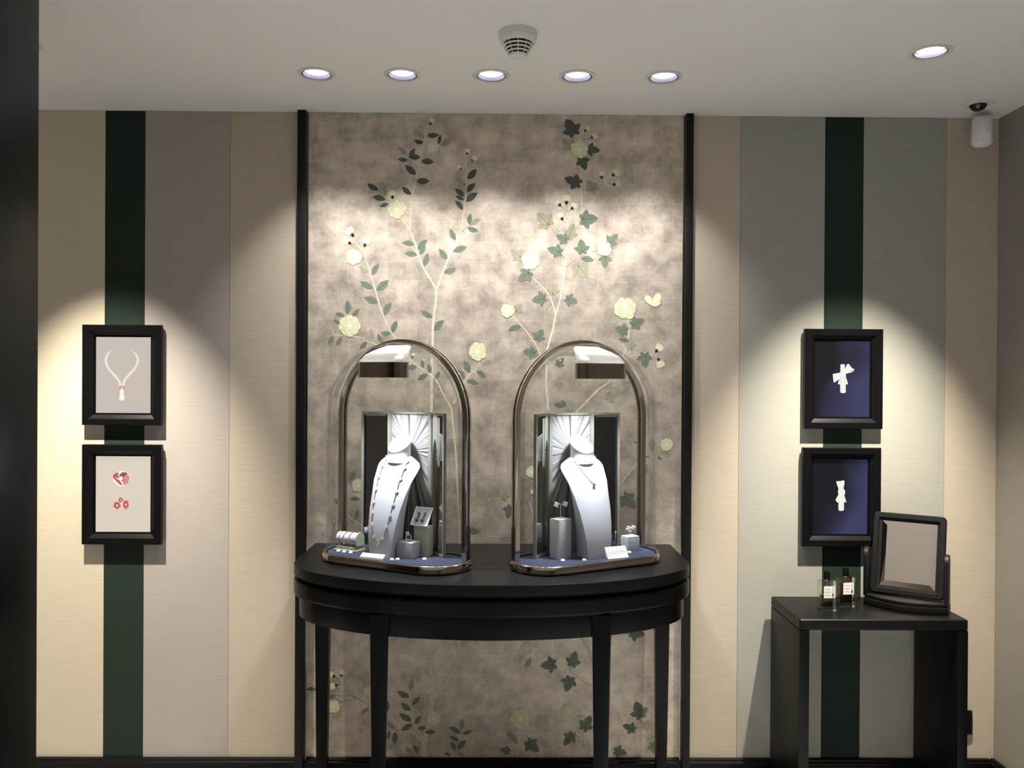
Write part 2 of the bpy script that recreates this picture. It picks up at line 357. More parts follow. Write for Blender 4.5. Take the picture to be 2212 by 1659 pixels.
# ================================================================== RECESSED LAMPS
def downlight(x, y, label, group, warm=False, tilt=0):
    t = thing('ceiling_spotlight', label, 'ceiling light', (x, y, CEIL), 0, group)
    MB().lathe([(.0495, .004), (.0600, -.0003), (.0600, -.0028), (.0575, -.0042), (.0495, -.0042), (.0475, -.002), (.0475, .004)], 40).build('trim_ring', 'white_plastic', t, smooth=True)
    MB().lathe([(.0472, -.0030), (.0455, -.0030), (.0455, .004), (.0472, .004)], 40).build('gimbal_ring', 'gasket', t, smooth=True)
    MB().lathe([(.0455, -.001), (.0440, .012), (.0390, .028), (.030, .045), (.001, .05)], 40).build('reflector', 'reflector', t, smooth=True)
    m = MB().lathe([(.0410, .010), (.035, .0075), (.024, .0055), (.001, .005)], 40, cap1=True)
    if tilt: m.xform(Matrix.Rotation(tilt, 4, 'X'))
    m.build('lamp_lens', 'lamp_lens_warm' if warm else 'lamp_lens', t, smooth=True)
    return t
NEU, WARM, COOL = (1.0, 0.972, 0.94), (1.0, 0.93, 0.77), (0.86, 0.92, 1.0)
ordn = ('first', 'second', 'middle', 'fourth', 'last')
for i, x in enumerate(MURAL_X):
    lb = ('recessed round ceiling spotlight, %s from the left in the row of five' % ordn[i]) if i != 2 else 'recessed round ceiling spotlight in the middle of the row of five'
    downlight(x, MURAL_Y, lb, 'spotlights in a row over the mural')
    spot('mural_lamp', (x, MURAL_Y, CEIL-.008), (x*1.06-.002, 0, 1.48), MURAL_W, 72, 0.9, NEU)
for i, x in enumerate(FRAME_X):
    downlight(x, FRAME_Y, ('recessed bright ceiling spotlight behind the black pillar', 'single bright recessed ceiling spotlight above the navy pictures')[i], 'spotlights over the framed pictures', True)
    spot('picture_lamp', (x, FRAME_Y, CEIL-.008), (x*1.0, 0, 0.52), FRAME_W*(1.0, 1.12)[i], 54, 1.0, WARM, 0.015)
for i, (x, y) in enumerate(ROOM_L):  # first inferred from ceiling glow; the rest added unseen, floor bounce lights the ceiling
    downlight(x, y, 'unseen recessed ceiling spotlight, lighting the shop floor', 'unseen spotlights over the shop floor', True)
    spot('unseen_room_lamp', (x, y, CEIL-.008), (x, y, 0), ROOM_W*ROOM_K[i], 60, 0.9, (0.97, 0.99, 1.0), 0.04)

# ================================================================== MURAL
MU = Vector((-0.033, 0.0, 0.0))
mural = thing('wallpaper_mural', 'tall silver leaf wallpaper panel painted with flowering branches between black posts', 'mural', MU)
Y0 = -0.0012
for x0, x1 in ((XS['t2']+.006, -0.0322), (-0.0318, XS['t3']-.006)):
    MB().box(x0-MU.x, x1-MU.x, Y0, 0.0039, BT-.005, CEIL-.001).build('wallpaper_drop', 'silver', mural)
CROPS = dict(A=(660,240,4.1476), B=(1070,240,4.1476), C=(660,560,4.1476), D=(1070,560,4.1476), E=(640,1330,5.042), F=(1060,1330,5.042),
             G=(1060,640,3.072), H=(660,900,5.2667), I=(1060,880,5.2667), P=(0,0,1.0))
def cp(c, x, y):
    ox, oy, s = CROPS[c]; w = onY(ox+x/s, oy+y/s, 0); return Vector((w.x-MU.x, w.z))
PPM = FPX/3.12
EPS = [0]
def lay(b):                                                            # each painted piece a hair above the one before
    EPS[0] = (EPS[0]+1) % 40; return Y0 - b - EPS[0]*0.000006
def flat(m, poly, y, mi=0): m.add([(p[0], y, p[1]) for p in poly], [tuple(range(len(poly)))], mi)
def ribbon(m, pts, w, y, mi=0):
    L, Rr = [], []
    for i, p in enumerate(pts):
        t = (pts[min(i+1, len(pts)-1)] - pts[max(i-1, 0)]).normalized(); n = Vector((-t.y, t.x)); ww = w[i] if isinstance(w, list) else w
        L.append(p+n*ww/2); Rr.append(p-n*ww/2)
    k = len(pts); m.add([(p.x, y, p.y) for p in L+Rr], [(i, i+1, k+i+1, k+i) for i in range(k-1)], mi)
def smoothline(pts, n=5):
    out = []
    for i in range(len(pts)-1):
        p0, p1, p2, p3 = pts[max(i-1,0)], pts[i], pts[i+1], pts[min(i+2,len(pts)-1)]
        for k in range(n):
            t = k/n
            out.append(0.5*((2*p1)+(p2-p0)*t+(2*p0-5*p1+4*p2-p3)*t*t+(3*p1-p0-3*p2+p3)*t**3))
    out.append(pts[-1]); return out
def stem(c, pts, w0, w1=None, mat='bark'):                             # widths in photo pixels
    P_ = smoothline([cp(c, *p) for p in pts]); w1 = w0 if w1 is None else w1
    rnd = random.Random(int(pts[0][0]*7+pts[0][1]))
    W = [.84*(w0+(w1-w0)*i/(len(P_)-1))/PPM*(1+rnd.uniform(-.1,.1)) for i in range(len(P_))]
    m = MB(); ribbon(m, P_, W, lay(.0003)); return m.build('branch', mat, mural)
def twig(c, *pts): stem(c, pts, 1.7, 1.3, 'twig')
HALF = [(0,0),(.06,.055),(.14,.115),(.24,.168),(.36,.205),(.48,.215),(.60,.200),(.72,.160),(.82,.110),(.91,.055),(1,0)]
def leaf(c, b, t, tone='g'):
    b, t = cp(c, *b), cp(c, *t); d = t-b; n = Vector((-d.y, d.x))
    k = random.Random(int(b.x*9999+t.y*777)); wd = k.uniform(.92, 1.12); cv = k.uniform(-.06, .06)
    f = lambda s, q: b + d*s + n*(q*wd + cv*math.sin(PI*s))
    m = MB(); y = lay(.0006)
    up = [f(s, q) for s, q in HALF]; mid = [f(s, 0) for s, q in HALF]; dn = [f(s, -q) for s, q in HALF]
    vs = up+mid+dn; K = len(HALF); fs = []
    for i in range(K-1): fs += [(i, i+1, K+i+1, K+i), (K+i, K+i+1, 2*K+i+1, 2*K+i)]
    m.add([(p.x, y, p.y) for p in vs], fs, 0)
    ln = d.length
    ribbon(m, [f(s, 0) for s in (.04, .3, .6, .93)], [ln*.035, ln*.03, ln*.025, ln*.01], y-.00004, 1)
    for s in (.3, .5, .68):
        for q in (-1, 1): ribbon(m, [f(s, 0), f(s+.12, q*.12)], [ln*.012, ln*.006], y-.00004, 1)
    mt = {'g': ['leaf_green', 'leaf_vein'], 'd': ['leaf_shaded', 'leaf_vein'], 'o': ['leaf_tan', 'tan_vein']}[tone]
    return m.build('leaf', mt, mural)
IV = [(0,0),(.10,-.10),(.24,-.16),(.40,-.13),(.40,-.01),(.37,.07),(.50,.11),(.64,.22),(.76,.38),(.62,.43),(.48,.46),(.36,.46),(.37,.60),(.31,.74),(.20,.88),(.08,.97),(0,1.04)]
def ivy(c, b, t, tone='g', wd=.82, lop=0):
    b, t = cp(c, *b), cp(c, *t); d = t-b; n = Vector((-d.y, d.x))
    k = random.Random(int(b.x*7777+t.y*999)); a1, a2 = k.uniform(.82, 1.08)*wd, k.uniform(.82, 1.08)*wd
    out = [b+d*y_+n*(-x_*a1) for x_, y_ in IV] + [b+d*y_+n*(x_*a2) for x_, y_ in reversed(IV[1:-1])]
    ctr = b+d*.26; m = MB(); y = lay(.0006); K = len(out)
    m.add([(ctr.x, y, ctr.y)]+[(p.x, y, p.y) for p in out], [(0, i+1, (i+1) % K+1) for i in range(K)], 0)
    ln = d.length
    ribbon(m, [b, b+d*.5, b+d*.93], [ln*.045, ln*.035, ln*.012], y-.00004, 1)
    for sg, a in ((-1, a1), (1, a2)):
        ribbon(m, [b+d*.05, b+d*.32+n*sg*.52*a], [ln*.035, ln*.012], y-.00004, 1)
        ribbon(m, [b+d*.02, b-d*.11+n*sg*.30*a], [ln*.025, ln*.01], y-.00004, 1)
    mt = {'g': ['leaf_green', 'leaf_vein'], 'd': ['leaf_shaded', 'leaf_vein'], 'o': ['leaf_tan', 'tan_vein']}[tone]
    return m.build('leaf', mt, mural)
def petal(m, c, ang, ln, wd, y, mi):
    d = Vector((math.cos(ang), math.sin(ang))); n = Vector((-d.y, d.x))
    prof = [(.0,.10),(.15,.30),(.40,.48),(.65,.52),(.86,.42),(.97,.22),(1.0,.06),(.965,0)]
    pts = [c+d*ln*s+n*wd*q for s, q in prof] + [c+d*ln*s-n*wd*q for s, q in reversed(prof[:-1])]
    flat(m, pts, y, mi)
def flower(c, ctr, r):
    s = CROPS[c][2]; o = cp(c, *ctr); r = r/s/PPM; k = random.Random(int(o.x*5555+o.y*333))
    m = MB(); y = lay(.0010); a0 = k.uniform(0, 6)
    st = 0.000009; i_ = 0
    for n_, rad, w in ((8, 1.0, .78), (7, .78, .62), (5, .55, .5)):
        for j in range(n_):
            a = a0+2*PI*j/n_+k.uniform(-.15, .15); q = rad*k.uniform(.9, 1.06)
            petal(m, o, a, r*q, r*w, y-st*i_, 1); i_ += 1
            petal(m, o, a, r*q*.93, r*w*.90, y-st*i_, 0); i_ += 1
        a0 += PI/n_
    for j in range(4):
        a = a0+2*PI*j/4; petal(m, o-Vector((math.cos(a), math.sin(a)))*r*.05, a, r*.36, r*.36, y-st*i_, 1); i_ += 1
        petal(m, o-Vector((math.cos(a), math.sin(a)))*r*.05, a, r*.32, r*.32, y-st*i_, 2); i_ += 1
    return m.build('flower', ['petal', 'petal_edge', 'petal_heart'], mural)
def bud(c, ctr, cal, r=30):
    s = CROPS[c][2]; o, q = cp(c, *ctr), cp(c, *cal); r = r/s/PPM; d = (o-q); a = math.atan2(d.y, d.x); ln = d.length+r
    m = MB(); y = lay(.0008)
    for i, (da, w) in enumerate(((.35, .9), (-.35, .9), (0, 1.0))):
        petal(m, q, a+da, ln*.95, r*1.25*w, y-.00002*i, 1); petal(m, q, a+da, ln*.9, r*1.1*w, y-.00002*i-.00001, 0)
    for da in (-.4, 0, .4): petal(m, q-d.normalized()*r*.35, a+da, r*.95, r*.42, y-.0001, 2)
    return m.build('flower_bud', ['petal', 'petal_edge', 'calyx'], mural)

# --- left tree, upper part
stem('A', [(1105,130),(1060,290),(1010,500),(985,630),(950,820),(935,1060)], 2.2, 3.6)
stem('A', [(870,975),(935,1070),(985,1190),(1020,1310),(1060,1410),(1165,1580)], 3.0, 5.0)
stem('A', [(1440,390),(1440,480),(1445,600),(1435,780),(1410,940),(1390,1080),(1345,1180),(1270,1340),(1180,1590)], 2.0, 5.0)
stem('C', [(1172,250),(1165,400),(1145,560),(1140,700),(1135,820),(1130,1000),(1130,1150),(1128,1350)], 5.5, 7.0)
stem('P', [(932,885),(928,1050),(915,1250),(907,1373)], 7, 9)
stem('P', [(974.6,880.7),(986,1000),(993,1200),(991,1376)], 4, 7)
twig('A', (985,635),(960,540),(920,410),(905,395)); twig('A', (1050,390),(1078,368)); twig('A', (655,708),(750,815)); twig('A', (1390,1085),(1478,1020))
twig('A', (1450,478),(1490,450)); twig('A', (1435,555),(1400,530)); twig('A', (395,1195),(455,1195)); twig('A', (525,1210),(518,1250)); twig('A', (525,1325),(500,1300))
stem('A', [(430,1130),(470,1210),(520,1255),(545,1340),(580,1450),(640,1650)], 2.2, 3.2)
stem('C', [(640,330),(660,400),(700,510),(760,640),(815,725),(880,850)], 3.2, 4.2)
stem('C', [(250,678),(330,685),(490,700),(560,735),(640,765),(800,830),(915,880),(990,950),(1150,1060),(1230,1200),(1305,1330)], 2.0, 4.4)
twig('C', (440,650),(520,715))
stem('C', [(1545,890),(1548,960),(1460,1050),(1408,1130),(1330,1290)], 2.0, 4.2)
for q in [((1090,222),(1200,215)),((1058,285),(972,262)),((1195,300),(1212,212)),((1028,415),(922,415)),((930,410),(980,335)),((920,440),(825,432)),
          ((1035,450),(1152,460)),((990,570),(892,485)),((993,630),(1113,628)),((950,750),(862,675)),((655,708),(550,648)),((718,795),(598,770)),((742,830),(663,857)),
          ((1450,612),(1533,518)),((1445,730),(1525,645)),((1425,765),(1337,692)),((1438,815),(1543,732)),((1422,798),(1342,760)),((1410,885),(1340,803))]: leaf('A', *q, 'd')
for q in [((975,1195),(862,1180)),((1005,1245),(1093,1150)),((1020,1285),(1075,1200)),((1000,1290),(887,1273)),((1058,1390),(1095,1268)),((1470,1020),(1480,917)),
          ((1450,1045),(1550,1075)),((1343,1158),(1293,1053)),((1322,1258),(1448,1215)),((1270,1328),(1195,1232)),((1237,1445),(1348,1405)),((595,1470),(660,1365)),
          ((608,1590),(490,1525)),((635,1605),(748,1512))]: leaf('A', *q)
for q in [((1068,248),(968,172)),((1203,310),(1315,248)),((905,395),(822,322)),((715,765),(700,655)),((1432,672),(1343,605)),((1478,1022),(1568,967)),((565,1440),(478,1390))]: leaf('A', *q, 'o')
for q in [((650,385),(527,340)),((705,495),(770,385)),((775,660),(820,548)),((765,665),(677,655)),((375,490),(375,365)),((415,510),(485,445)),((350,505),(268,485)),((310,575),(250,540)),
          ((250,685),(200,765)),((325,695),(275,770)),((688,745),(645,668)),((555,740),(485,808)),((1138,520),(1033,460)),((1152,640),(1243,543)),((958,897),(952,826)),((1000,960),(907,965)),
          ((1055,970),(1040,898)),((1120,1020),(1100,935)),((1095,1030),(1003,1078)),((1165,1070),(1205,1005)),((1468,1020),(1420,905)),((1425,1075),(1360,985)),((1535,1000),(1615,1060)),((1445,1085),(1553,1115))]: leaf('C', *q)
for q in [((235,670),(160,597)),((605,715),(578,620)),((1580,940),(1680,910))]: leaf('C', *q, 'o')
flower('A', (1140,325), 56); flower('A', (820,880), 86); flower('A', (430,1305), 76); flower('C', (395,600), 100); flower('C', (1540,825), 86)
bud('A', (1130,85), (1118,115)); bud('A', (775,740), (780,775), 34); bud('A', (1450,355), (1447,385), 24); bud('A', (1520,420), (1492,445), 24); bud('A', (1370,500), (1392,522), 22)
bud('A', (395,1078), (425,1115), 44); bud('A', (372,1168), (400,1185), 36); bud('A', (545,1170), (530,1205), 38)
# --- left tree, behind the cloche
for q in [((490,735),(565,610)),((620,935),(505,935)),((360,1000),(330,915)),((580,1150),(600,1050)),((205,1360),(190,1310)),((1835,1290),(1980,1300))]: leaf('H', *q)
for q in [((215,1230),(108,1205)),((340,1260),(285,1190)),((480,1240),(460,1185)),((1843,1170),(1840,1100))]: leaf('H', *q, 'o')
stem('H', [(465,1095),(520,1160),(610,1215),(800,1300)], 2.4, 3); twig('H', (490,735),(560,800)); flower('H', (600,780), 78)
# --- left tree, under the table
stem('E', [(1345,215),(1400,400),(1470,620),(1490,780),(1480,900),(1465,1040),(1450,1150),(1410,1290),(1390,1420),(1400,1530)], 9, 14)
stem('E', [(1770,235),(1775,400),(1720,600),(1620,740),(1520,870),(1485,960)], 7, 8)
stem('E', [(1240,820),(1255,980),(1275,1150),(1310,1240),(1380,1330)], 2, 5)
stem('E', [(480,690),(540,780),(630,880),(790,970),(970,1080),(1080,1150),(1230,1240),(1370,1360)], 2.2, 7)
twig('E', (425,672),(475,688)); twig('E', (450,750),(525,750)); twig('E', (340,830),(450,865),(630,870)); twig('E', (480,935),(660,905)); twig('E', (960,1240),(1140,1240))
stem('E', [(1800,1270),(1785,1350),(1740,1480),(1735,1530)], 1.8, 2.2)
for q in [((1235,885),(1098,818)),((1258,975),(1355,877)),((1255,1030),(1137,943)),((1258,1150),(1117,1060)),((1292,1180),(1358,1082)),((1265,1178),(1140,1250)),((1420,1225),(1315,1225)),((1400,1265),(1525,1270)),
          ((975,1060),(990,915)),((1020,1255),(955,1360)),((1080,1260),(1072,1410)),((1325,1500),(1275,1407)),((1795,1280),(1665,1212)),((1812,1285),(1918,1240)),((1770,1365),(1670,1312)),((1735,1470),(1678,1370)),
          ((1757,1455),(1855,1355)),((1680,1525),(1610,1488)),((425,865),(320,900)),((220,800),(113,800))]: leaf('E', *q)
for q in [((1240,815),(1260,685)),((1080,1230),(978,1145)),((1275,1505),(1190,1422)),((1800,1245),(1800,1115)),((1820,1515),(1755,1495)),((795,1000),(697,1070))]: leaf('E', *q, 'o')
flower('E', (1500,1120), 84); flower('E', (405,985), 78); flower('E', (775,815), 55)
bud('E', (510,615), (490,655), 36); bud('E', (375,640), (415,660), 42); bud('E', (400,765), (440,755), 40)
# --- right tree, upper part
stem('B', [(768,480),(770,700),(775,890),(740,970),(700,1070),(645,1170)], 3.0, 4.0)
stem('B', [(1050,570),(1005,625),(940,710),(870,810),(775,890)], 2.0, 3.6)
stem('B', [(640,905),(642,1000),(645,1100),(640,1200),(625,1400),(595,1600),(575,1710)], 2.4, 4.6)
stem('D', [(575,390),(540,500),(515,630),(480,750),(460,850),(460,960),(455,1100),(465,1250),(475,1355)], 4.6, 6.5)
stem('D', [(335,165),(450,280),(500,360),(540,490)], 2.6, 4.0)
stem('D', [(145,495),(210,570),(290,660),(370,780),(415,885),(460,960)], 2.4, 3.6)
stem('D', [(1185,525),(1195,600),(1190,700),(1155,835),(1025,1085),(930,1160),(840,1250),(740,1355),(600,1500)], 2.8, 5.0)
stem('D', [(1455,880),(1410,838),(1300,845),(1210,875),(1120,920)], 1.6, 2.6)
for q in [((700,200),(735,275)),((790,265),(800,190)),((790,270),(850,243)),((750,655),(765,680)),((888,715),(895,770)),((955,610),(968,665)),((1005,645),(1055,658)),((595,860),(640,905)),((638,840),(640,905)),
          ((675,885),(645,905)),((605,980),(635,1005)),((485,1025),(545,1105)),((740,975),(778,968)),((620,1180),(632,1200)),((585,1270),(625,1325)),((775,1268),(765,1310)),((630,1400),(735,1320)),((695,1375),(740,1390)),
          ((860,1262),(920,1245)),((285,1405),(300,1445)),((645,1150),(665,1125))]: twig('B', *q)
for q in [((445,350),(500,375)),((640,352),(585,380)),((512,300),(512,370)),((375,720),(368,755)),((355,840),(400,850)),((1230,595),(1205,630)),((1215,800),(1225,850)),((500,405),(465,440),(462,468))]: twig('D', *q)
for q in [((705,205),(635,75)),((825,345),(935,355)),((765,425),(808,528)),((750,650),(620,600))]: ivy('B', *q, 'd')
for q in [((775,970),(915,960)),((640,1160),(545,1110)),((585,1265),(468,1228)),((778,1265),(765,1150)),((1025,1190),(1095,1105)),((985,1295),(980,1405)),((305,1445),(205,1520))]: ivy('B', *q)
for q in [((690,325),(595,250)),((885,710),(825,618)),((480,1020),(378,918)),((660,1130),(705,1010)),((740,1385),(825,1495)),((230,1310),(135,1240)),((512,1640),(520,1540))]: ivy('B', *q, 'o')
leaf('B', (765,1318), (885,1340))
for q in [((445,350),(330,370)),((640,355),(735,385)),((375,720),(425,630)),((355,840),(250,825)),((560,950),(612,885)),((320,1000),(270,1005)),((1230,590),(1335,540)),((1175,640),(1072,615)),((1340,850),(1345,970))]: ivy('D', *q)
for q in [((185,465),(240,405)),((1215,800),(1225,705)),((1015,1195),(1060,1290)),((650,1355),(678,1290))]: ivy('D', *q, 'o')
for q in [((228,600),(110,640)),((1200,735),(1100,715)),((620,1315),(525,1300)),((630,1320),(595,1262))]: leaf('D', *q)
flower('B', (755,345), 82); flower('B', (975,1235), 68); flower('B', (315,1340), 86); flower('D', (110,460), 66); flower('D', (1165,440), 104)
for q in [((825,155),(805,180),28),((895,225),(860,240),28),((1090,550),(1052,575),36),((950,560),(952,598),32),((1100,650),(1060,660),32),((562,820),(580,845),36),((637,780),(637,825),40),((705,850),(685,875),34),((580,940),(600,970),36)]: bud('B', *q)
bud('D', (1470,790), (1440,825), 38); bud('D', (1480,945), (1460,895), 34)
# a pale butterfly beside the big flower
def butterfly():
    m = MB(); y = lay(.0012)
    for (bx, by), (tx, ty), w in (((1415,415),(1340,320),.5), ((1415,415),(1475,300),.55), ((1420,415),(1480,380),.6)):
        b, t = cp('D', bx, by), cp('D', tx, ty); d = t-b; a = math.atan2(d.y, d.x)
        petal(m, b, a, d.length, d.length*w, y, 1); y -= .00002; petal(m, b, a, d.length*.9, d.length*w*.86, y, 0); y -= .00002
    ribbon(m, [cp('D', 1395, 425), cp('D', 1450, 425)], .003, y, 1)
    m.build('butterfly', ['petal', 'petal_edge'], mural)
butterfly()
# --- right tree, behind the cloche
ivy('I', (150,1040), (165,930), 'o'); ivy('I', (230,1130), (190,1255)); ivy('I', (1515,1010), (1650,1145))
stem('I', [(155,1040),(280,1100),(420,1170)], 1.8, 2.2); stem('I', [(440,1070),(480,1220),(500,1420)], 2.6, 4); stem('I', [(1680,620),(1560,760),(1460,890),(1300,1080)], 4, 5)
flower('I', (470,740), 74); flower('I', (2000,425), 78); bud('I', (262,840), (285,860), 34); bud('I', (485,960), (485,1000), 34)
for q in [((1895,560),(1955,590)),((1760,560),(1815,560)),((1665,405),(1622,395))]: leaf('I', *q)
for q in [((1830,500),(1825,345)),((1770,640),(1795,775))]: leaf('I', *q, 'o')
# --- right tree, under the table
stem('F', [(880,90),(960,200),(1040,320),(1090,450),(1120,600),(1130,900)], 8, 9)
stem('F', [(425,435),(590,500),(760,560),(900,630),(1010,720),(1095,790)], 2, 4.5)
stem('F', [(1450,150),(1400,220),(1275,350),(1180,480)], 2.2, 4)
stem('F', [(885,1145),(930,1260),(1010,1340),(1040,1440),(1030,1530)], 2, 2.6); stem('F', [(315,1210),(305,1380),(290,1525)], 2.2, 2.8)
for q in [((875,540),(875,605)),((875,680),(900,640)),((1420,212),(1520,187)),((1010,1230),(1000,1320)),((890,1295),(935,1270)),((310,1365),(400,1362)),((205,1475),(275,1465)),((1640,1095),(1635,1205)),((1560,1245),(1590,1280)),
          ((1310,1430),(1355,1475)),((1710,1345),(1775,1385)),((1690,1345),(1820,1290))]: twig('F', *q)
for q in [((695,525),(545,545)),((880,535),(925,388)),((870,680),(820,825)),((1525,185),(1675,200)),((1010,1230),(1095,1090)),((890,1290),(800,1410)),((405,1370),(520,1480)),((200,1480),(100,1450)),((1640,1095),(1580,935)),
          ((1560,1245),(1440,1190)),((1355,1475),(1480,1500)),((1760,1390),(1790,1500)),((1440,160),(1510,125))]: ivy('F', *q)
ivy('F', (1670,1185), (1785,1195), 'o'); leaf('F', (440,460), (370,560), 'o'); leaf('F', (290,1390), (170,1265), 'o')
flower('F', (385,360), 62); flower('F', (860,1040), 100); flower('F', (325,1115), 115)

# ================================================================== CONSOLE TABLE
ZT = 0.9318; TCX = -0.036
def dshape(hw, yb, ys, dep, n=40):
    pts = [(-hw, yb)] + [(-hw*math.cos(PI*k/n), ys-dep*math.sin(PI*k/n)) for k in range(n+1)] + [(hw, yb)]
    return pts
table = thing('console_table', 'black half-oval console table carrying the two glass cloches', 'table', (TCX, 0, 0))
MB().prism(dshape(.652, -.036, -.33, .338, 64), ZT-.034, ZT).build('tabletop', 'table_top', table, bevel=.004, seg=3)
MB().prism(dshape(.632, -.036, -.33, .320, 64), ZT-.046, ZT-.0345).build('top_groove', 'black_satin', table)
MB().prism(dshape(.652, -.036, -.33, .338, 64), ZT-.098, ZT-.0465).build('moulding', 'black', table, bevel=.010, seg=4)
MB().prism(dshape(.634, -.036, -.33, .320, 64), ZT-.168, ZT-.0985).build('apron', 'black', table, bevel=.003)
def leg(x, y, w0, w1, rz):
    m = MB().loft([[(-w1/2,-w1/2,0),(w1/2,-w1/2,0),(w1/2,w1/2,0),(-w1/2,w1/2,0)], [(-w0/2,-w0/2,ZT-.10),(w0/2,-w0/2,ZT-.10),(w0/2,w0/2,ZT-.10),(-w0/2,w0/2,ZT-.10)]])
    o = m.build('leg', 'black', table, bevel=.002); o.location = (x, y, 0); o.rotation_euler = (0, 0, rz)
leg(-.335, -.594, .056, .030, .18); leg(.335, -.594, .056, .030, -.18)
leg(-.612, -.085, .052, .034, 0); leg(.612, -.085, .052, .034, 0)

# ================================================================== GLASS CLOCHES
def stadium(hs, r, n=20, z=0, dy=0):
    pts = [(hs+r*math.cos(a), dy+r*math.sin(a), z) for a in [(-PI/2+PI*k/n) for k in range(n+1)]]
    return pts + [(-hs+r*math.cos(a), dy+r*math.sin(a), z) for a in [(PI/2+PI*k/n) for k in range(n+1)]]
HS, RS, ARCH_V, RIM = 0.154, 0.103, 0.038, 0.028
HTOT = 0.727
def cloche(side, label):
    cx = TCX + (-0.318 if side < 0 else 0.312); cyy = -0.366
    rz = side*math.radians(28)
    t = thing('glass_cloche', label, 'display case', (cx, cyy, ZT+.0002), rz, 'glass cloches on the console table')
    # rim and felt
    m = MB().loft([stadium(HS, RS+.008, z=0), stadium(HS, RS+.012, z=.003), stadium(HS, RS+.012, z=RIM-.004), stadium(HS, RS+.008, z=RIM), stadium(HS, RS+.001, z=RIM), stadium(HS, RS+.001, z=.006)], True, True)
    m.build('base_rim', 'chrome_dark', t, smooth=True, angle=50)
    MB().loft([stadium(HS, RS-.006, z=.0065), stadium(HS, RS-.006, z=.0235), stadium(HS, RS-.0075, z=.0245)], True, True).build('felt_pad', 'felt', t, smooth=True, angle=40)
    # glass bell
    ha = HS + math.sqrt(RS**2-ARCH_V**2)                                # half-span of the arch
    zs = HTOT - ha                                                       # spring line
    rings = [stadium(HS, RS, 24, z=.008), stadium(HS, RS, 24, z=zs*.5), stadium(HS, RS, 24, z=zs)]
    full = HS+RS
    for k in range(1, 15):
        ph = PI/2*k/15; s_ = math.sin(ph); q = math.cos(ph); wf = math.sqrt(max(1-s_**4, 0))
        L = full*q; r = min(RS*wf, L*.999); hs = max(L-r, .0005)
        rings.append(stadium(hs, r, 24, z=zs+(HTOT-zs-.004)*s_))
    MB().loft(rings, False, True).build('glass_bell', 'glass', t, smooth=True, angle=80)
    # chrome arch: two bands with a black seal between
    def arch(v0, v1, ro, ri, name, mat):
        path = [(-1, z/10*zs) for z in range(0, 10)]
        pts = [(-1.0, 0, .004)] + [(-1.0, 0, zs*k/6) for k in range(1, 6)]
        rr = []
        def ring(x, z, nx, nz):
            return [(x+nx*ro, v0, z+nz*ro), (x+nx*ro, v1, z+nz*ro), (x-nx*ri, v1, z-nz*ri), (x-nx*ri, v0, z-nz*ri)]
        for k in range(0, 7): rr.append(ring(-ha, .004+(zs-.004)*k/7, -1, 0))
        for k in range(0, 41):
            a = PI - PI*k/40; rr.append(ring(ha*math.cos(a), zs+ha*math.sin(a), math.cos(a), math.sin(a)))
        for k in range(6, -1, -1): rr.append(ring(ha, .004+(zs-.004)*k/7, 1, 0))
        return MB().loft(rr, True, True).build(name, mat, t, smooth=True, angle=40)
    arch(ARCH_V-.014, ARCH_V-.0052, .006, .010, 'arch_band', 'chrome')
    arch(ARCH_V-.0053, ARCH_V+.0053, .0035, .008, 'arch_seal', 'gasket')
    arch(ARCH_V+.0052, ARCH_V+.014, .006, .010, 'arch_band', 'chrome')
    for sx in (-1, 1):
        k_ = MB().lathe([(.0055, -.002), (.0065, 0), (.0065, .006), (.005, .008)], 20, cap0=True, cap1=True).xform(Matrix.Rotation(sx*PI/2, 4, 'Y'))
        k_.build('hinge_knob', 'chrome_dark', t, smooth=True, loc=(sx*(ha+.011), ARCH_V, RIM*.55))
    # lamp head under the crown of the arch
    hz = 0.606; hv = -0.056; hx = side*.010
    sh = lambda P_: [(x+hx, y, z) for x, y, z in P_]
    MB().loft([sh(stadium(.050, .027, z=hz+.006, dy=hv)), sh(stadium(.056, .031, z=hz+.006, dy=hv)), sh(stadium(.057, .032, z=hz, dy=hv)), sh(stadium(.058, .034, z=hz, dy=hv)), sh(stadium(.058, .034, z=hz+.048, dy=hv)), sh(stadium(.057, .033, z=hz+.049, dy=hv))], True, True).build('lamp_head', 'chrome_dark', t, smooth=True, angle=40)
    top = [sh(stadium(.057, .0330, z=hz+.0492, dy=hv)), sh(stadium(.056, .032, z=hz+.056, dy=hv+.002)), sh(stadium(.050, .030, z=hz+.074, dy=hv+.020)), sh(stadium(.042, .026, z=hz+.088, dy=hv+.045)), sh(stadium(.036, .012, z=hz+.107, dy=ARCH_V-.004))]
    MB().loft(top, True, True).build('reflection_hood', 'chrome_light', t, smooth=True, angle=50)  # added white shape standing in for the bright reflection above the lamp head
    MB().loft([sh(stadium(.048, .025, z=hz+.004, dy=hv)), sh(stadium(.048, .025, z=hz+.0055, dy=hv))], True, True).build('lamp_panel', 'led', t)
    mw = Matrix.Translation((cx, cyy, ZT)) @ Matrix.Rotation(rz, 4, 'Z')
    a = mw @ Vector((hx, hv, hz-.004)); b = mw @ Vector((0, .000, .26))
    spot('cloche_lamp', a, b, DOME_W, 100, 0.7, COOL, 0.02)
    return t, mw
dl, MWL = cloche(-1, 'left arched glass cloche with chrome frame, long necklace on a bust inside')
dr, MWR = cloche(1, 'right arched glass cloche with chrome frame, short pendant necklace inside')
ZP = ZT+.0249                                                           # top of the felt

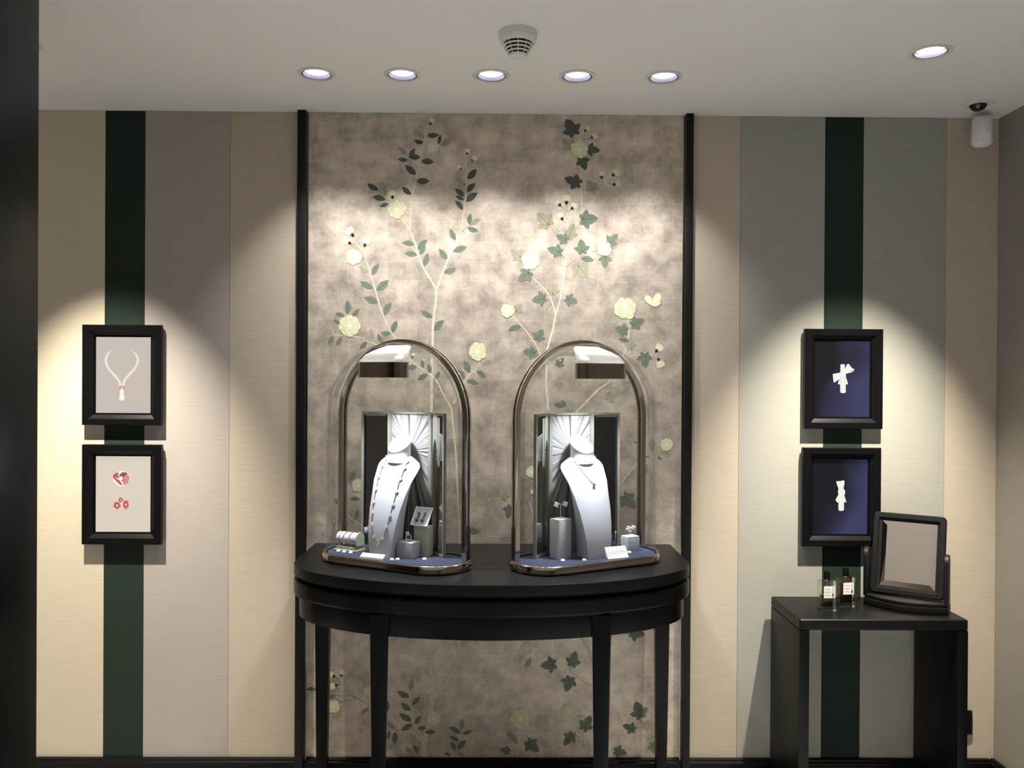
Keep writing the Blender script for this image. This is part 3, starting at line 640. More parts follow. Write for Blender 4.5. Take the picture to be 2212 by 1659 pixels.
def screen(side, label):
    mw = MWL if side < 0 else MWR
    t = thing('folding_screen', label, 'screen', mw @ Vector((0, .085, .0249)), side*math.radians(28), 'folding screens inside the cloches')
    P_ = [(-.176, -.052), (-.088, .003), (.072, -.002), (.160, -.042)]
    P_ = [(side*x-(.012 if side < 0 else 0), y) for x, y in P_]; H_ = .466
    for i in range(3):
        a, b = Vector(P_[i]), Vector(P_[i+1])
        if side < 0: a, b = b, a
        d = b-a; ln = d.length; ang = math.atan2(d.y, d.x); c = (a+b)/2
        bd = .007; th = .010
        m = MB(); m.box(-ln/2, ln/2, 0, th, 0, bd); m.box(-ln/2, ln/2, 0, th, H_-bd, H_)
        m.box(-ln/2, -ln/2+bd, 0, th, bd, H_-bd); m.box(ln/2-bd, ln/2, 0, th, bd, H_-bd); m.box(-ln/2+bd, ln/2-bd, th*.6, th, bd, H_-bd)
        f_ = m.build('panel_frame', 'screen_metal', t); f_.location = (c.x, c.y, 0); f_.rotation_euler = (0, 0, ang)
        mat = 'sunburst' if i == 1 else ('mirror' if i == 0 else 'mirror_dark')
        x0, x1, z0, z1 = -ln/2+bd, ln/2-bd, bd, H_-bd
        if i == 1:
            g = MB().box(x0, x1, th*.35, th*.6, z0, z1).build('sunburst_panel', mat, t)
        else:
            q = .008                                                     # bevelled mirror
            g = MB().add([(x0,.005,z0),(x1,.005,z0),(x1,.005,z1),(x0,.005,z1),(x0+q,.0035,z0+q),(x1-q,.0035,z0+q),(x1-q,.0035,z1-q),(x0+q,.0035,z1-q)],
                         [(4,5,6,7),(0,1,5,4),(1,2,6,5),(2,3,7,6),(3,0,4,7)]).build('mirror_panel', mat, t)
        g.location = f_.location; g.rotation_euler = f_.rotation_euler
    return t
screen(-1, 'three-panel folding screen with sunburst centre behind the long necklace bust')
screen(1, 'three-panel folding screen with sunburst centre behind the pendant necklace bust')

# ------------------------------------------------------------------ busts
def bust(side, label):
    mw = MWL if side < 0 else MWR
    t = thing('necklace_bust', label, 'display bust', mw @ Vector(((-.020 if side < 0 else .010), 0, .0249)), side*math.radians(38), 'necklace busts')
    S = [(.000, .049, -.052, .024, .006), (.05, .055, -.053, .020, .008), (.10, .062, -.049, .020, .011), (.15, .069, -.040, .024, .014), (.20, .077, -.026, .031, .018),
         (.24, .086, -.013, .040, .021), (.275, .094, .004, .052, .026), (.290, .096, .012, .058, .027), (.302, .088, .020, .062, .024), (.312, .072, .027, .064, .017), (.321, .050, .033, .064, .010)]
    rings = []
    for z, w, vf, vb, cv in S:
        r = []
        for k in range(17):
            s_ = -1+2*k/16; r.append((w*s_, vf+cv*abs(s_)**2.2, z))
        for k in range(1, 8):
            s_ = 1-2*k/8; r.append((w*.93*s_, vb, z))
        rings.append(r)
    m = MB().loft(rings, True, True)
    body = m.build('bust_body', 'bust', t, smooth=True, angle=50)
    # neck: flared collar, cut low at the front
    rr = []; n = 28
    for r, z, tilt in ((.046, .300, 0), (.043, .318, .0), (.042, .336, .010), (.0425, .352, .022), (.0445, .363, .028)):
        rr.append([(r*math.cos(2*PI*k/n), .042+r*.72*math.sin(2*PI*k/n), z+tilt*math.sin(2*PI*k/n)) for k in range(n)])
    for r, z, tilt in ((.042, .364, .028), (.030, .352, .024), (.012, .346, .016)):
        rr.append([(r*math.cos(2*PI*k/n), .042+r*.72*math.sin(2*PI*k/n), z+tilt*math.sin(2*PI*k/n)) for k in range(n)])
    MB().loft(rr, True, True).build('neck', 'bust', t, smooth=True, angle=60)
    return t, BVHTree.FromPolygons([Vector(v) for v in m.v], m.f)
bl, BVL = bust(-1, 'pale grey necklace bust wearing the long clover necklace')
br, BVR = bust(1, 'pale grey necklace bust wearing the short pendant necklace')
def onbust(bv, x, z, off=.0022):
    hit, n, i, d = bv.ray_cast(Vector((x, -.3, z)), Vector((0, 1, 0)))
    if n.y > 0: n = -n
    return hit + n*off, n
def strand(bv, seq, off, k=6):
    out = []
    for i in range(len(seq)-1):
        for j in range(k):
            x = seq[i][0]+(seq[i+1][0]-seq[i][0])*j/k; z = seq[i][1]+(seq[i+1][1]-seq[i][1])*j/k
            out.append(onbust(bv, x, z, off)[0])
    out.append(onbust(bv, *seq[-1], off)[0]); return out
def clover(m, c, n, r, mi_o=0, mi_i=1):
    up = Vector((0,0,1)); e1 = up.cross(n).normalized(); e2 = n.cross(e1)
    for k in range(4):
        a = PI/2*k+PI/4*0; q = c + (e1*math.cos(a)+e2*math.sin(a))*r*.55
        for rad, dz, mi in ((r*.52, 0, mi_o), (r*.40, .0006, mi_i)):
            base = [q + e1*rad*math.cos(2*PI*j/10)+e2*rad*math.sin(2*PI*j/10) - n*.001 for j in range(10)]
            topr = [p + n*(.0016+dz) for p in base]
            m.loft([base, topr], True, True, mi=mi)
    m.ball(c+n*.0014, r*.2, 6, 4, mi=mi_o)
neck = thing('clover_necklace', 'long gold necklace of pearly clovers draped on the left bust', 'necklace', bl.location, bl.rotation_euler.z)
HL = [(.050, .306), (.051, .286), (.0495, .251), (.047, .213), (.044, .172), (.040, .139), (.033, .102), (.021, .063)]
seq = [(-x, z) for x, z in HL] + [(0, .040)] + HL[::-1]
MB().tube(strand(BVL, seq, .0016), .0011, 6).build('chain', 'gold', neck, smooth=True)
for x, z in seq:
    p_, n_ = onbust(BVL, x, z, .0028); m = MB(); clover(m, p_, n_, .0064)
    m.build('clover_motif', ['gold', 'pearl'], neck)
pend = thing('pendant_necklace', 'fine chain necklace with small flower pendant on the right bust', 'necklace', br.location, br.rotation_euler.z)
HP = [(.044, .312), (.040, .300), (.026, .272), (.012, .250)]
seq = [(-x, z) for x, z in HP] + [(0, .236)] + HP[::-1]
MB().tube(strand(BVR, seq, .0011), .0008, 6).build('chain', 'gold', pend, smooth=True)
p_, n_ = onbust(BVR, 0, .231, .0034); m = MB()
for k in range(4): m.ball(p_+Vector((.0040*math.cos(k*PI/2+.5), 0, .0040*math.sin(k*PI/2+.5))), .0034, 8, 5, sy=.6)
m.build('pendant', 'gold', pend, smooth=True)

# ------------------------------------------------------------------ small displays in the left cloche
def box_plinth(name, label, cat, px, py, w, d, h, rz, mat, lid=None, group=None):
    """near bottom corner of the box at photo pixel (px,py) on the felt; w runs left from it, d runs right and back"""
    c = onZ(px, py, ZP)
    ex = Vector((math.cos(rz), math.sin(rz), 0)); ey = Vector((-math.sin(rz), math.cos(rz), 0))
    return c, ex, ey
def plinth(label, ctr, w, d, h, rz, mat, lid_mat, group):
    t = thing('display_plinth', label, 'plinth', ctr, rz, group)
    MB().box(-w/2, w/2, -d/2, d/2, 0, h-.006).build('plinth_body', mat, t, bevel=.0012)
    MB().box(-w/2+.0008, w/2-.0008, -d/2+.0008, d/2-.0008, h-.0055, h).build('plinth_lid', lid_mat, t, bevel=.0012)
    return t
GP = 'leather plinths inside the cloches'
rL, rR = math.radians(-28), math.radians(28)
def near_corner(px, py, w, d, rz, sx):                                  # box centre from its corner nearest the camera
    c = onZ(px, py, ZP); ex = Vector((math.cos(rz), math.sin(rz), 0)); ey = Vector((-math.sin(rz), math.cos(rz), 0))
    return c + ex*(sx*w/2) + ey*(d/2)
c1 = near_corner(889, 1208, .058, .050, rL, -1); p1 = plinth('low grey leather plinth holding the ring in the left cloche', c1, .058, .050, .051, rL, 'plinth', 'plinth_lid', GP)
c2 = near_corner(929.4, 1201, .052, .036, rL, -1) - Vector((.47, .883, 0))*.018; p2 = plinth('olive grey plinth under the tilted earring card', c2, .052, .036, .098, rL, 'plinth_green', 'plinth_lid', GP)
c3 = near_corner(1207.4, 1209, .052, .048, math.radians(36), 1); p3 = plinth('tall grey leather plinth below the pair of flower earrings', c3, .052, .048, .127, math.radians(36), 'plinth', 'plinth_lid', GP)
c4 = near_corner(1351, 1191, .050, .040, math.radians(30), 1) + Vector((.47, -.883, 0))*.014; p4 = plinth('low grey plinth holding the flower ring in the right cloche', c4, .050, .040, .050, math.radians(30), 'plinth', 'plinth_lid', GP)
# ring on the low plinth
rt = thing('diamond_ring', 'diamond flower ring standing on the low plinth of the left cloche', 'ring', c1+Vector((0, 0, .051)), rL)
MB().tube([(.0095*math.cos(2*PI*k/24), 0, .0135+.0095*math.sin(2*PI*k/24)) for k in range(24)], .0018, 8, loop=True).build('band', 'diamond', rt, smooth=True)
m = MB()
for k in range(5): m.ball((-.003+.0042*math.cos(k*2*PI/5), -.002, .0245+.0042*math.sin(k*2*PI/5)), .0038, 8, 5)
m.build('stone_cluster', 'diamond', rt, smooth=True)
MB().lathe([(.006, 0), (.006, .001), (.0015, .002), (.001, .005)], 14, cap0=True, cap1=True).build('holder', 'chrome', rt, smooth=True)
# tilted earring card and earrings
ec = thing('earring_card', 'tilted white card with two plum drop earrings on the olive plinth', 'earring card', c2+Vector((0, 0, .0982)), rL)
Mt = Matrix.Translation((-.006, -.022, .0018)) @ Matrix.Rotation(math.radians(-32), 4, 'X')
MB().box(-.033, .033, 0, .003, 0, .066).xform(Mt).build('card', 'white', ec)
MB().box(-.027, .027, -.0008, 0, .006, .060).xform(Mt).build('card_inset', 'lilac', ec)
for sx in (-.011, .011):
    m = MB(); m.ball((sx, -.004, .018), .0062, 10, 6, sy=.5); m.ball((sx+.001, -.003, .029), .0032, 8, 5); m.ball((sx+.002, -.003, .038), .0036, 8, 5); m.tube([(sx, -.003, .018), (sx+.003, -.003, .046)], .0013, 6)
    m.xform(Mt).build('earring_drop', 'amethyst', ec, smooth=True)
    MB().ball((sx-.003, -.004, .048), .0036, 8, 5).xform(Mt).build('earring_stud', 'diamond', ec, smooth=True)
# bracelet stand
rb = math.radians(-28); bp_ = MWL @ Vector((-.182, -.008, .0249)); BSC = .86
bs = thing('bracelet_stand', 'pale olive stand with a lilac roll at the left end of the cloche', 'bracelet stand', bp_, rb)
bs.scale = (BSC, BSC, BSC)
MB().box(-.054, .054, -.030, .032, 0, .006).build('stand_foot', 'plinth_green', bs, bevel=.001)
prof = [(-.022, .0065), (-.022, .017), (.026, .017), (.026, .0065)]
MB().loft([[(x, y, z) for y, z in prof] for x in (-.046, .046)], True, True).build('stand_block', 'plinth_green', bs, bevel=.001)
cap = [(-.022+0.0, .022)] + [(.002-.027*math.cos(PI*k/12)*1.0, .046+.027*math.sin(PI*k/12)) for k in range(13)] + [(.029, .022)]
MB().loft([[(x, y, z) for y, z in cap] for x in (.0465, .0525)], True, True).build('end_cheek', 'plinth_green', bs)
RC = (.002, .046)
MB().loft([[(x, RC[0]+r*math.cos(2*PI*k/28), RC[1]+r*math.sin(2*PI*k/28)) for k in range(28)] for x, r in ((-.050, .018), (-.047, .0235), (.046, .0235))], True, True).build('bracelet_roll', 'lilac', bs, smooth=True, angle=50)
bw = Matrix.Translation(bs.location) @ Matrix.Rotation(rb, 4, 'Z') @ Matrix.Scale(BSC, 4)
for i, (bx, nm) in enumerate(((-.030, 'thin gold chain bracelet, leftmost on the lilac roll'), (-.006, 'gold bangle in the middle of the lilac roll'), (.020, 'gold bangle nearest the right end of the lilac roll'))):
    o_ = thing('bracelet', nm, 'bracelet', bw @ Vector((bx, RC[0], RC[1])), rb, 'bracelets on the lilac roll'); o_.scale = (BSC, BSC, BSC)
    R_ = .0262
    if i == 0:
        m = MB()
        for k in range(26): a = 2*PI*k/26; m.ball((0, R_*math.cos(a), -.001+R_*math.sin(a)), .0030, 6, 4, sx=.6)
        m.build('chain_links', 'gold', o_, smooth=True)
    else:
        sl = .006 if i == 1 else .003
        MB().tube([(sl*math.cos(2*PI*k/40), R_*math.cos(2*PI*k/40), -.0012+R_*math.sin(2*PI*k/40)) for k in range(40)], .0019, 8, loop=True).build('bangle', 'gold', o_, smooth=True)
        m = MB(); 
        for k in range(7): a = PI+PI*.12*(k-3)+.2; m.ball((sl*math.cos(a)-.0006, (R_+.0016)*math.cos(a), -.0012+(R_+.0016)*math.sin(a)), .0014, 6, 4)
        m.build('diamond_row', 'diamond', o_, smooth=True)
# ivory bar at the front of the left cloche
cb = onZ(805, 1207, ZP)
ib = thing('label_bar', 'ivory wedge-shaped label bar lying in front of the left bust', 'label', cb+Vector((0, .004, .0002)), math.radians(-24))
MB().loft([[(x, -.011, 0), (x, .010, 0), (x, .006, .014), (x, -.010, .004)] for x in (-.043, .043)], True, True).build('bar', 'ivory', ib, bevel=.0006)
MB().loft([[(x, -.0102, .0046), (x, .0052, .0141), (x, .0052, .0146), (x, -.0102, .0051)] for x in (-.041, .041)], True, True).build('bar_face', 'white', ib)
# text card in the right cloche
tcp = onZ(1331, 1205, ZP)
tc_ = thing('text_card', 'white tilted card printed with lines of small text in the right cloche', 'sign', tcp+Vector((.003, .006, .0002)), math.radians(24))
MB().loft([[(x, -.012, 0), (x, .014, 0), (x, .012, .034), (x, -.009, .002)] for x in (-.039, .039)], True, True).build('card_block', 'ivory', tc_, bevel=.0006)
m = MB(); rnd = random.Random(3)
d_ = Vector((0, .021, .032)).normalized()
for row in range(6):
    s0 = .033-row*.0052
    x = -.034; end = {0: .006, 5: -.022}.get(row, .033)
    if row == 1: continue
    while x < end:
        w = rnd.uniform(.003, .008); x1 = min(x+w, end)
        a = Vector((0, -.009, .002)) + d_*s0; b = a + d_*.0016; nn = Vector((0, -.0003, .0002))
        m.add([(x, a.y+nn.y, a.z+nn.z), (x1, a.y+nn.y, a.z+nn.z), (x1, b.y+nn.y, b.z+nn.z), (x, b.y+nn.y, b.z+nn.z)], [(0,1,2,3)]); x = x1+.0013
m.build('text_lines', 'ink', tc_)
# price tags
def price_tag(px, py, rz, label, w=.012):
    p_ = onZ(px, py, ZP)
    t = thing('price_tag', label, 'price tag', p_, rz, 'tiny price tags in the cloches')
    MB().loft([[(x, -.0035, 0), (x, .003, 0), (x, .0012, .0048)] for x in (-w/2, w/2)], True, True).build('tag', 'white', t)
    m = MB(); 
    for k in range(4):
        x = -w*.36+k*w*.2; m.add([(x, -.0030, .0010), (x+w*.13, -.0030, .0010), (x+w*.13, -.0010, .0030), (x, -.0010, .0030)], [(0,1,2,3)])
    m.build('tag_print', 'ink', t)
TGL = [((731, 1190.5), 'tiny white price tag, leftmost before the bracelet stand'), ((743.5, 1192.5), 'tiny white price tag, middle one before the bracelet stand'), ((757.5, 1194), 'tiny white price tag, right one before the bracelet stand'),
       ((847, 1209), 'tiny white price tag beside the ivory label bar'), ((859, 1208.5), 'tiny white price tag beside the ring plinth'), ((917, 1208), 'tiny white price tag at the foot of the olive plinth')]
for (q, lb) in TGL: price_tag(*q, math.radians(-14), lb)
for q, lb in [((1215.5, 1211), 'tiny white price tag at the foot of the tall plinth'), ((1262, 1210), 'tiny white price tag at the foot of the right bust'), ((1359.5, 1193.5), 'tiny white price tag at the foot of the flower ring plinth')]: price_tag(*q, math.radians(18), lb)
# flower earrings on a T stem
def blossom(m, c, r, n=4, tilt=0):
    for k in range(n):
        a = 2*PI*k/n+tilt; m.ball((c[0]+r*.62*math.cos(a), c[1], c[2]+r*.62*math.sin(a)), r*.52, 8, 5, sy=.55)
    m.ball((c[0], c[1]-r*.3, c[2]), r*.25, 6, 4)
es_ = thing('flower_earrings', 'pair of white flower earrings on a T-shaped stem above the tall plinth', 'earrings', c3+Vector((0, 0, .127)), math.radians(8))
m = MB(); m.tube([(0,0,0), (0,0,.046)], .0010, 8); m.tube([(-.014,0,.0455), (.015,0,.0475)], .0009, 8); m.lathe([(.004,0),(.004,.001),(.001,.002)], 12, cap0=True)
m.build('stem_stand', 'chrome_light', es_, smooth=True)
for x, z in ((-.014, .0455), (.015, .0475)):
    m = MB(); blossom(m, (x, -.002, z), .0088, 4, .5); m.build('flower_earring', 'diamond', es_, smooth=True)
    MB().tube([(x+.002+.003*math.cos(PI*k/8), 0, z-.007-.003*math.sin(PI*k/8)) for k in range(9)], .0009, 6).build('earring_clip', 'gold', es_, smooth=True)
fr_ = thing('flower_ring', 'white two-flower ring on a short stem in the right cloche', 'ring', c4+Vector((0, 0, .050)), math.radians(10))
m = MB(); m.lathe([(.004,0),(.004,.0012),(.0012,.003),(.001,.018)], 12, cap0=True, cap1=True); m.build('stem_stand', 'chrome_light', fr_, smooth=True)
for x, z, r in ((-.0055, .024, .0095), (.010, .027, .0085)):
    m = MB(); blossom(m, (x, -.002, z), r, 4, .3); m.build('flower_head', 'diamond', fr_, smooth=True)
MB().tube([(.0075*math.cos(2*PI*k/18), .004, .020+.0075*math.sin(2*PI*k/18)) for k in range(18)], .0010, 6, loop=True).build('band', 'diamond', fr_, smooth=True)

# ================================================================== FRAMED PICTURES
def picture(x0, x1, z0, z1, label, screen_mat, deco):
    cx, cz, w, h = (x0+x1)/2, (z0+z1)/2, x1-x0, z1-z0
    t = thing('picture_frame', label, 'picture', (cx, 0, cz), 0, 'framed pictures on the green stripes')
    prof = [(0.004, -.0005), (0.004, -.010), (0, -.012), (0, -.028), (.002, -.0305), (.023, -.0305), (.026, -.0285), (.0272, -.0262), (.0365, -.0198), (.0375, -.0190), (.038, -.0135), (.0442, -.0135)]
    m = MB(); rings = [[(-w/2+i, y, -h/2+i), (w/2-i, y, -h/2+i), (w/2-i, y, h/2-i), (-w/2+i, y, h/2-i)] for i, y in prof]
    m.loft(rings, True, False)
    m.build('frame', 'black', t, smooth=True, angle=25)
    i = .0442
    s_ = MB().add([(-w/2+i, -.0132, -h/2+i), (w/2-i, -.0132, -h/2+i), (w/2-i, -.0132, h/2-i), (-w/2+i, -.0132, h/2-i), (-w/2+i, -.0125, -h/2+i), (w/2-i, -.0125, -h/2+i), (w/2-i, -.0125, h/2-i), (-w/2+i, -.0125, h/2-i)],
                  [(0,1,2,3),(7,6,5,4),(0,4,5,1),(1,5,6,2),(2,6,7,3),(3,7,4,0)]).build('display', screen_mat, t)
    def q(px, py): w_ = onY(px, py, -.0132); return Vector((w_.x-cx, w_.z-cz))
    deco(s_, q); return t
def dflat(parent, name, polys, mats):
    m = MB()
    for k, (poly, mi) in enumerate(polys): flat(m, poly, -.0134-.00005*k, mi)
    return m.build(name, mats, parent)
def deco_necklace(s, q):
    Z = lambda x, y: q(190+x/9.213, 720+y/9.213)
    Lp = [Z(*p) for p in [(470,335),(410,400),(368,480),(358,560),(385,650),(440,735),(520,820),(590,905),(635,980),(650,1050)]]
    Rp = [Z(*p) for p in [(860,335),(940,410),(985,490),(988,560),(960,640),(905,730),(825,815),(755,900),(710,980),(700,1050)]]
    for P_ in (Lp, Rp):
        S_ = smoothline(P_, 4); W = [min(.0010+.0055*i/8, .0065) for i in range(len(S_))]
        m = MB(); ribbon(m, S_, W, -.0135, 0); ribbon(m, S_, [w*.22 for w in W], -.01355, 1)
        sg = -1 if P_ is Lp else 1
        for i in range(4, len(S_)):
            t_ = (S_[min(i+1, len(S_)-1)]-S_[i-1]).normalized(); n_ = Vector((-t_.y, t_.x))
            if (n_.x*sg) < 0: n_ = -n_
            c = S_[i]+n_*.0034; flat(m, [c+Vector((.0013*math.cos(2*PI*k/8), .0013*math.sin(2*PI*k/8))) for k in range(8)], -.0136, 0)
        m.build('pictured_necklace', ['px_white', 'px_grey'], s)
    V = lambda L: [Z(*p) for p in L]
    dflat(s, 'pictured_clasp', [(V([(618,1060),(675,1035),(735,1060),(735,1110),(700,1110),(675,1075),(650,1110),(615,1105)]), 0), (V([(650,1100),(676,1080),(702,1100),(676,1135)]), 1)], ['px_pink', 'px_white'])
    dflat(s, 'pictured_tassel', [(V([(640,1125),(710,1125),(718,1230),(735,1300),(676,1358),(617,1300),(632,1230)]), 0)], ['px_white'])
def blob(Z, c, rx, ry, n=18, wob=.08, ph=0):
    return [Z(c[0]+rx*math.cos(2*PI*k/n)*(1+wob*math.sin(5*2*PI*k/n+ph)), c[1]+ry*math.sin(2*PI*k/n)*(1+wob*math.sin(5*2*PI*k/n+ph))) for k in range(n)]
def deco_poppy(s, q):
    Z = lambda x, y: q(190+x/9.213, 980+y/9.213)
    V = lambda L: [Z(*p) for p in L]
    dflat(s, 'pictured_poppy', [(V([(490,480),(500,540),(540,590),(600,640),(650,658),(700,650),(640,600),(560,540)]), 1),
        (V([(485,440),(540,375),(600,365),(640,345),(700,345),(780,370),(830,420),(835,520),(800,600),(720,645),(640,630),(560,560),(495,480)]), 1),
        (V([(492,440),(545,382),(612,375),(600,450),(640,540),(690,632),(640,622),(565,552),(500,480)]), 0), (V([(620,430),(680,370),(760,372),(790,400),(740,470),(640,480),(600,470)]), 2),
        (V([(700,480),(745,430),(820,420),(828,500),(800,590),(720,632),(680,560)]), 3), (V([(600,460),(650,440),(700,460),(715,520),(690,550),(640,520)]), 4),
        (blob(Z, (655,490), 45, 42, 18, .18), 1), (V([(552,462),(640,520),(680,540),(720,640),(700,640),(660,550),(560,490)]), 1)], ['px_red', 'px_white', 'px_red_d', 'px_pink', 'px_purple'])
    for nm, fl in (('pictured_small_poppy', ((655,920),48,50)), ('pictured_small_poppy', ((580,1030),75,78)), ('pictured_small_poppy', ((755,1015),62,95))):
        c, rx, ry = fl
        dflat(s, nm, [(blob(Z, c, rx, ry, 20, .1), 0), (blob(Z, (c[0]-4, c[1]-4), rx*.8, ry*.75, 20, .12, 1), 1), (blob(Z, c, rx*.42, ry*.42, 14, .1), 2), (blob(Z, c, rx*.27, ry*.27, 12, .05), 3)], ['px_pink', 'px_red', 'px_red_d', 'px_white'])
    dflat(s, 'pictured_stems', [(V([(610+i*22,1100),(616+i*22,1100),(612+i*24,1270),(604+i*24,1270)]), 0) for i in range(4)], ['px_mint'])
def deco_bow_a(s, q):
    Z = lambda x, y: q(1750+x/10.367, 740+y/10.367); V = lambda L: [Z(*p) for p in L]
    dflat(s, 'pictured_bow_clip', [(V([(675,690),(680,500),(695,485),(760,485),(778,500),(780,690)]), 0), (V([(505,705),(690,670),(760,640),(830,480),(870,480),(925,560),(985,595),(985,625),(930,665),(800,700),(800,770),(700,790),(545,892),(525,890)]), 0),
        (V([(690,770),(800,770),(845,915),(845,935),(625,935),(625,900),(650,830)]), 0), (V([(672,930),(795,930),(797,1110),(775,1130),(700,1130),(675,1110)]), 0),
        (blob(Z, (725,835), 62, 62, 20, 0), 1), (blob(Z, (725,835), 54, 54, 20, 0), 0), (V([(900,640),(940,600),(965,600),(955,630)]), 1)], ['px_white_b', 'px_grey'])
def deco_bow_b(s, q):
    Z = lambda x, y: q(1750+x/10.367, 1000+y/10.367); V = lambda L: [Z(*p) for p in L]
    dflat(s, 'pictured_bow_clip', [(V([(582,410),(680,405),(745,388),(768,410),(768,470),(745,570),(775,610),(785,680),(765,720),(812,880),(600,882),(568,825),(635,705),(620,640),(635,580),(600,480)]), 0),
        (V([(632,870),(757,870),(757,1050),(735,1072),(655,1072),(635,1050)]), 0)], ['px_white_b'])
picture(-1.5457, -1.2573, 1.3587, 1.7265, 'upper left black frame with a white zip necklace on mauve', 'screen_mauve', deco_necklace)
picture(-1.5450, -1.2560, 0.9207, 1.2876, 'lower left black frame with red poppy jewels on cream', 'screen_cream', deco_poppy)
picture(1.1108, 1.4001, 1.3593, 1.7284, 'upper right black frame with a tilted white bow clip on navy', 'navy_a', deco_bow_a)
picture(1.1060, 1.3960, 0.9240, 1.2893, 'lower right black frame with an upright white bow clip on navy', 'navy_b', deco_bow_b)

# ================================================================== SIDE TABLE AND WHAT STANDS ON IT
ZS = 0.740; sx0, sx1, sy0, sy1 = 0.990, 1.556, -0.331, -0.030
st = thing('side_table', 'black waterfall side table with two solid side panels below the navy pictures', 'table', ((sx0+sx1)/2, (sy0+sy1)/2, 0))
hw, hd = (sx1-sx0)/2, (sy1-sy0)/2
MB().box(-hw, hw, -hd, hd, ZS-.037, ZS).build('tabletop', 'table_top', st, bevel=.008, seg=3)
for s_ in (-1, 1):
    MB().box(min(s_*hw, s_*(hw-.034)), max(s_*hw, s_*(hw-.034)), -hd, hd, 0, ZS-.0372).build('side_panel', 'black', st, bevel=.003)
def perfume(px, py, rz, liq, level, label):
    p_ = onZ(px, py, ZS)
    t = thing('perfume_bottle', label, 'perfume bottle', p_+Vector((0, .016, .0002)), rz, 'perfume bottles on the side table')
    W_, D_, H_ = .054, .032, .104
    MB().box(-W_/2, W_/2, -D_/2, D_/2, 0, H_).build('glass_body', 'bottle_glass', t, bevel=.0025)
    MB().box(-W_/2+.007, W_/2-.007, -D_/2+.006, D_/2-.006, .014, level).build('perfume', liq, t, bevel=.004)
    MB().box(-W_/2+.009, W_/2-.005, -D_/2-.0012, -D_/2-.0003, .046, .087).build('label', 'label', t)
    m = MB()
    for k, (a, b) in enumerate(((-.012, .004), (-.014, .006), (-.010, .003))): m.box(a, b, -D_/2-.0015, -D_/2-.0012, .077-.010*k, .0778-.010*k)
    m.build('label_print', 'ink', t)
    m = MB(); m.tube([(W_/2-.012, -D_/2-.002, .087), (W_/2-.0125, -D_/2-.002, .062)], .0006, 6); m.ball((W_/2-.0125, -D_/2-.002, .058), .0032, 8, 5, sy=.4, sz=1.5)
    m.build('label_emblem', 'amethyst', t, smooth=True)
    MB().lathe([(.0075, H_), (.0075, H_+.004), (.005, H_+.005)], 20).build('collar', 'chrome', t, smooth=True)
    MB().lathe([(.0105, H_+.004), (.0112, H_+.005), (.0112, H_+.030), (.0105, H_+.0315), (.0060, H_+.032)], 24, cap0=True, cap1=True).build('cap', 'black', t, smooth=True)
    MB().tube([(.002, 0, .016), (0, 0, H_)], .001, 6).build('dip_tube', 'white', t)
perfume(1789, 1321, math.radians(6), 'olive_liquid', .056, 'front square glass perfume bottle with olive liquid, left of the pair')
perfume(1830, 1312.5, math.radians(8), 'amber_liquid', .088, 'back square glass perfume bottle with dark amber liquid, right of the pair')
# vanity mirror
vm = thing('vanity_mirror', 'black-framed tilting vanity mirror with pinkish glass on the side table', 'mirror', (1.417, -0.182, ZS+.0002), math.radians(-34))
basep = [(-.135, .055)] + [(-.135+.27*k/20, -.030-.050*math.sin(PI*k/20)) for k in range(21)] + [(.135, .055)]
MB().prism(basep, 0, .024).build('base', 'black_satin', vm, bevel=.004)
MB().prism([(x*.97, y*.92+.002) for x, y in basep], .0242, .036).build('base_tray', 'black_satin', vm, bevel=.004)
for s_ in (-1, 1):
    pr = [(-.030, .03), (.034, .03), (.034, .16)] + [(.002+.032*math.cos(PI*k/10), .170+.032*math.sin(PI*k/10)) for k in range(11)] + [(-.030, .16)]
    xa, xb = sorted((s_*.1355, s_*.1225))
    MB().loft([[(x, y, z) for y, z in pr] for x in (xa, xb)], True, True).build('side_post', 'black_satin', vm, bevel=.002)
Mv = Matrix.Translation((0, .004, .040)) @ Matrix.Rotation(math.radians(-15.5), 4, 'X')
w, h = .238, .288
def rrect(hw, z0, z1, r, y, n=5):
    pts = []
    for cx_, cz_, a0 in ((hw-r, z0+r, -PI/2), (hw-r, z1-r, 0), (-hw+r, z1-r, PI/2), (-hw+r, z0+r, PI)):
        for k in range(n+1): a = a0+PI/2*k/n; pts.append((cx_+r*math.cos(a), y, cz_+r*math.sin(a)))
    return pts
rings = [rrect(w/2-.004, .004, h-.004, .012, .014), rrect(w/2, 0, h, .014, .010), rrect(w/2, 0, h, .014, -.008), rrect(w/2-.003, .003, h-.003, .012, -.011), rrect(w/2-.018, .018, h-.018, .008, -.011), rrect(w/2-.020, .020, h-.020, .007, -.004), rrect(w/2-.028, .028, h-.028, .004, -.003), rrect(w/2-.029, .029, h-.029, .003, .002)]
MB().loft(rings, True, False).xform(Mv).build('frame', 'black_satin', vm, smooth=True, angle=30)
i0, i1 = .0285, .046
o_ = [(-w/2+i0, .0005, i0), (w/2-i0, .0005, i0), (w/2-i0, .0005, h-i0), (-w/2+i0, .0005, h-i0)]
n_ = [(-w/2+i1, -.0022, i1), (w/2-i1, -.0022, i1), (w/2-i1, -.0022, h-i1), (-w/2+i1, -.0022, h-i1)]
mg = MB().add(n_, [(0,1,2,3)]).xform(Mv).build('mirror_glass', 'mirror_rose', vm)
for k in range(4):
    j = (k+1) % 4; MB().add([o_[k], o_[j], n_[j], n_[k]], [(0,1,2,3)]).xform(Mv).build('mirror_bevel', 'mirror_rose', mg)
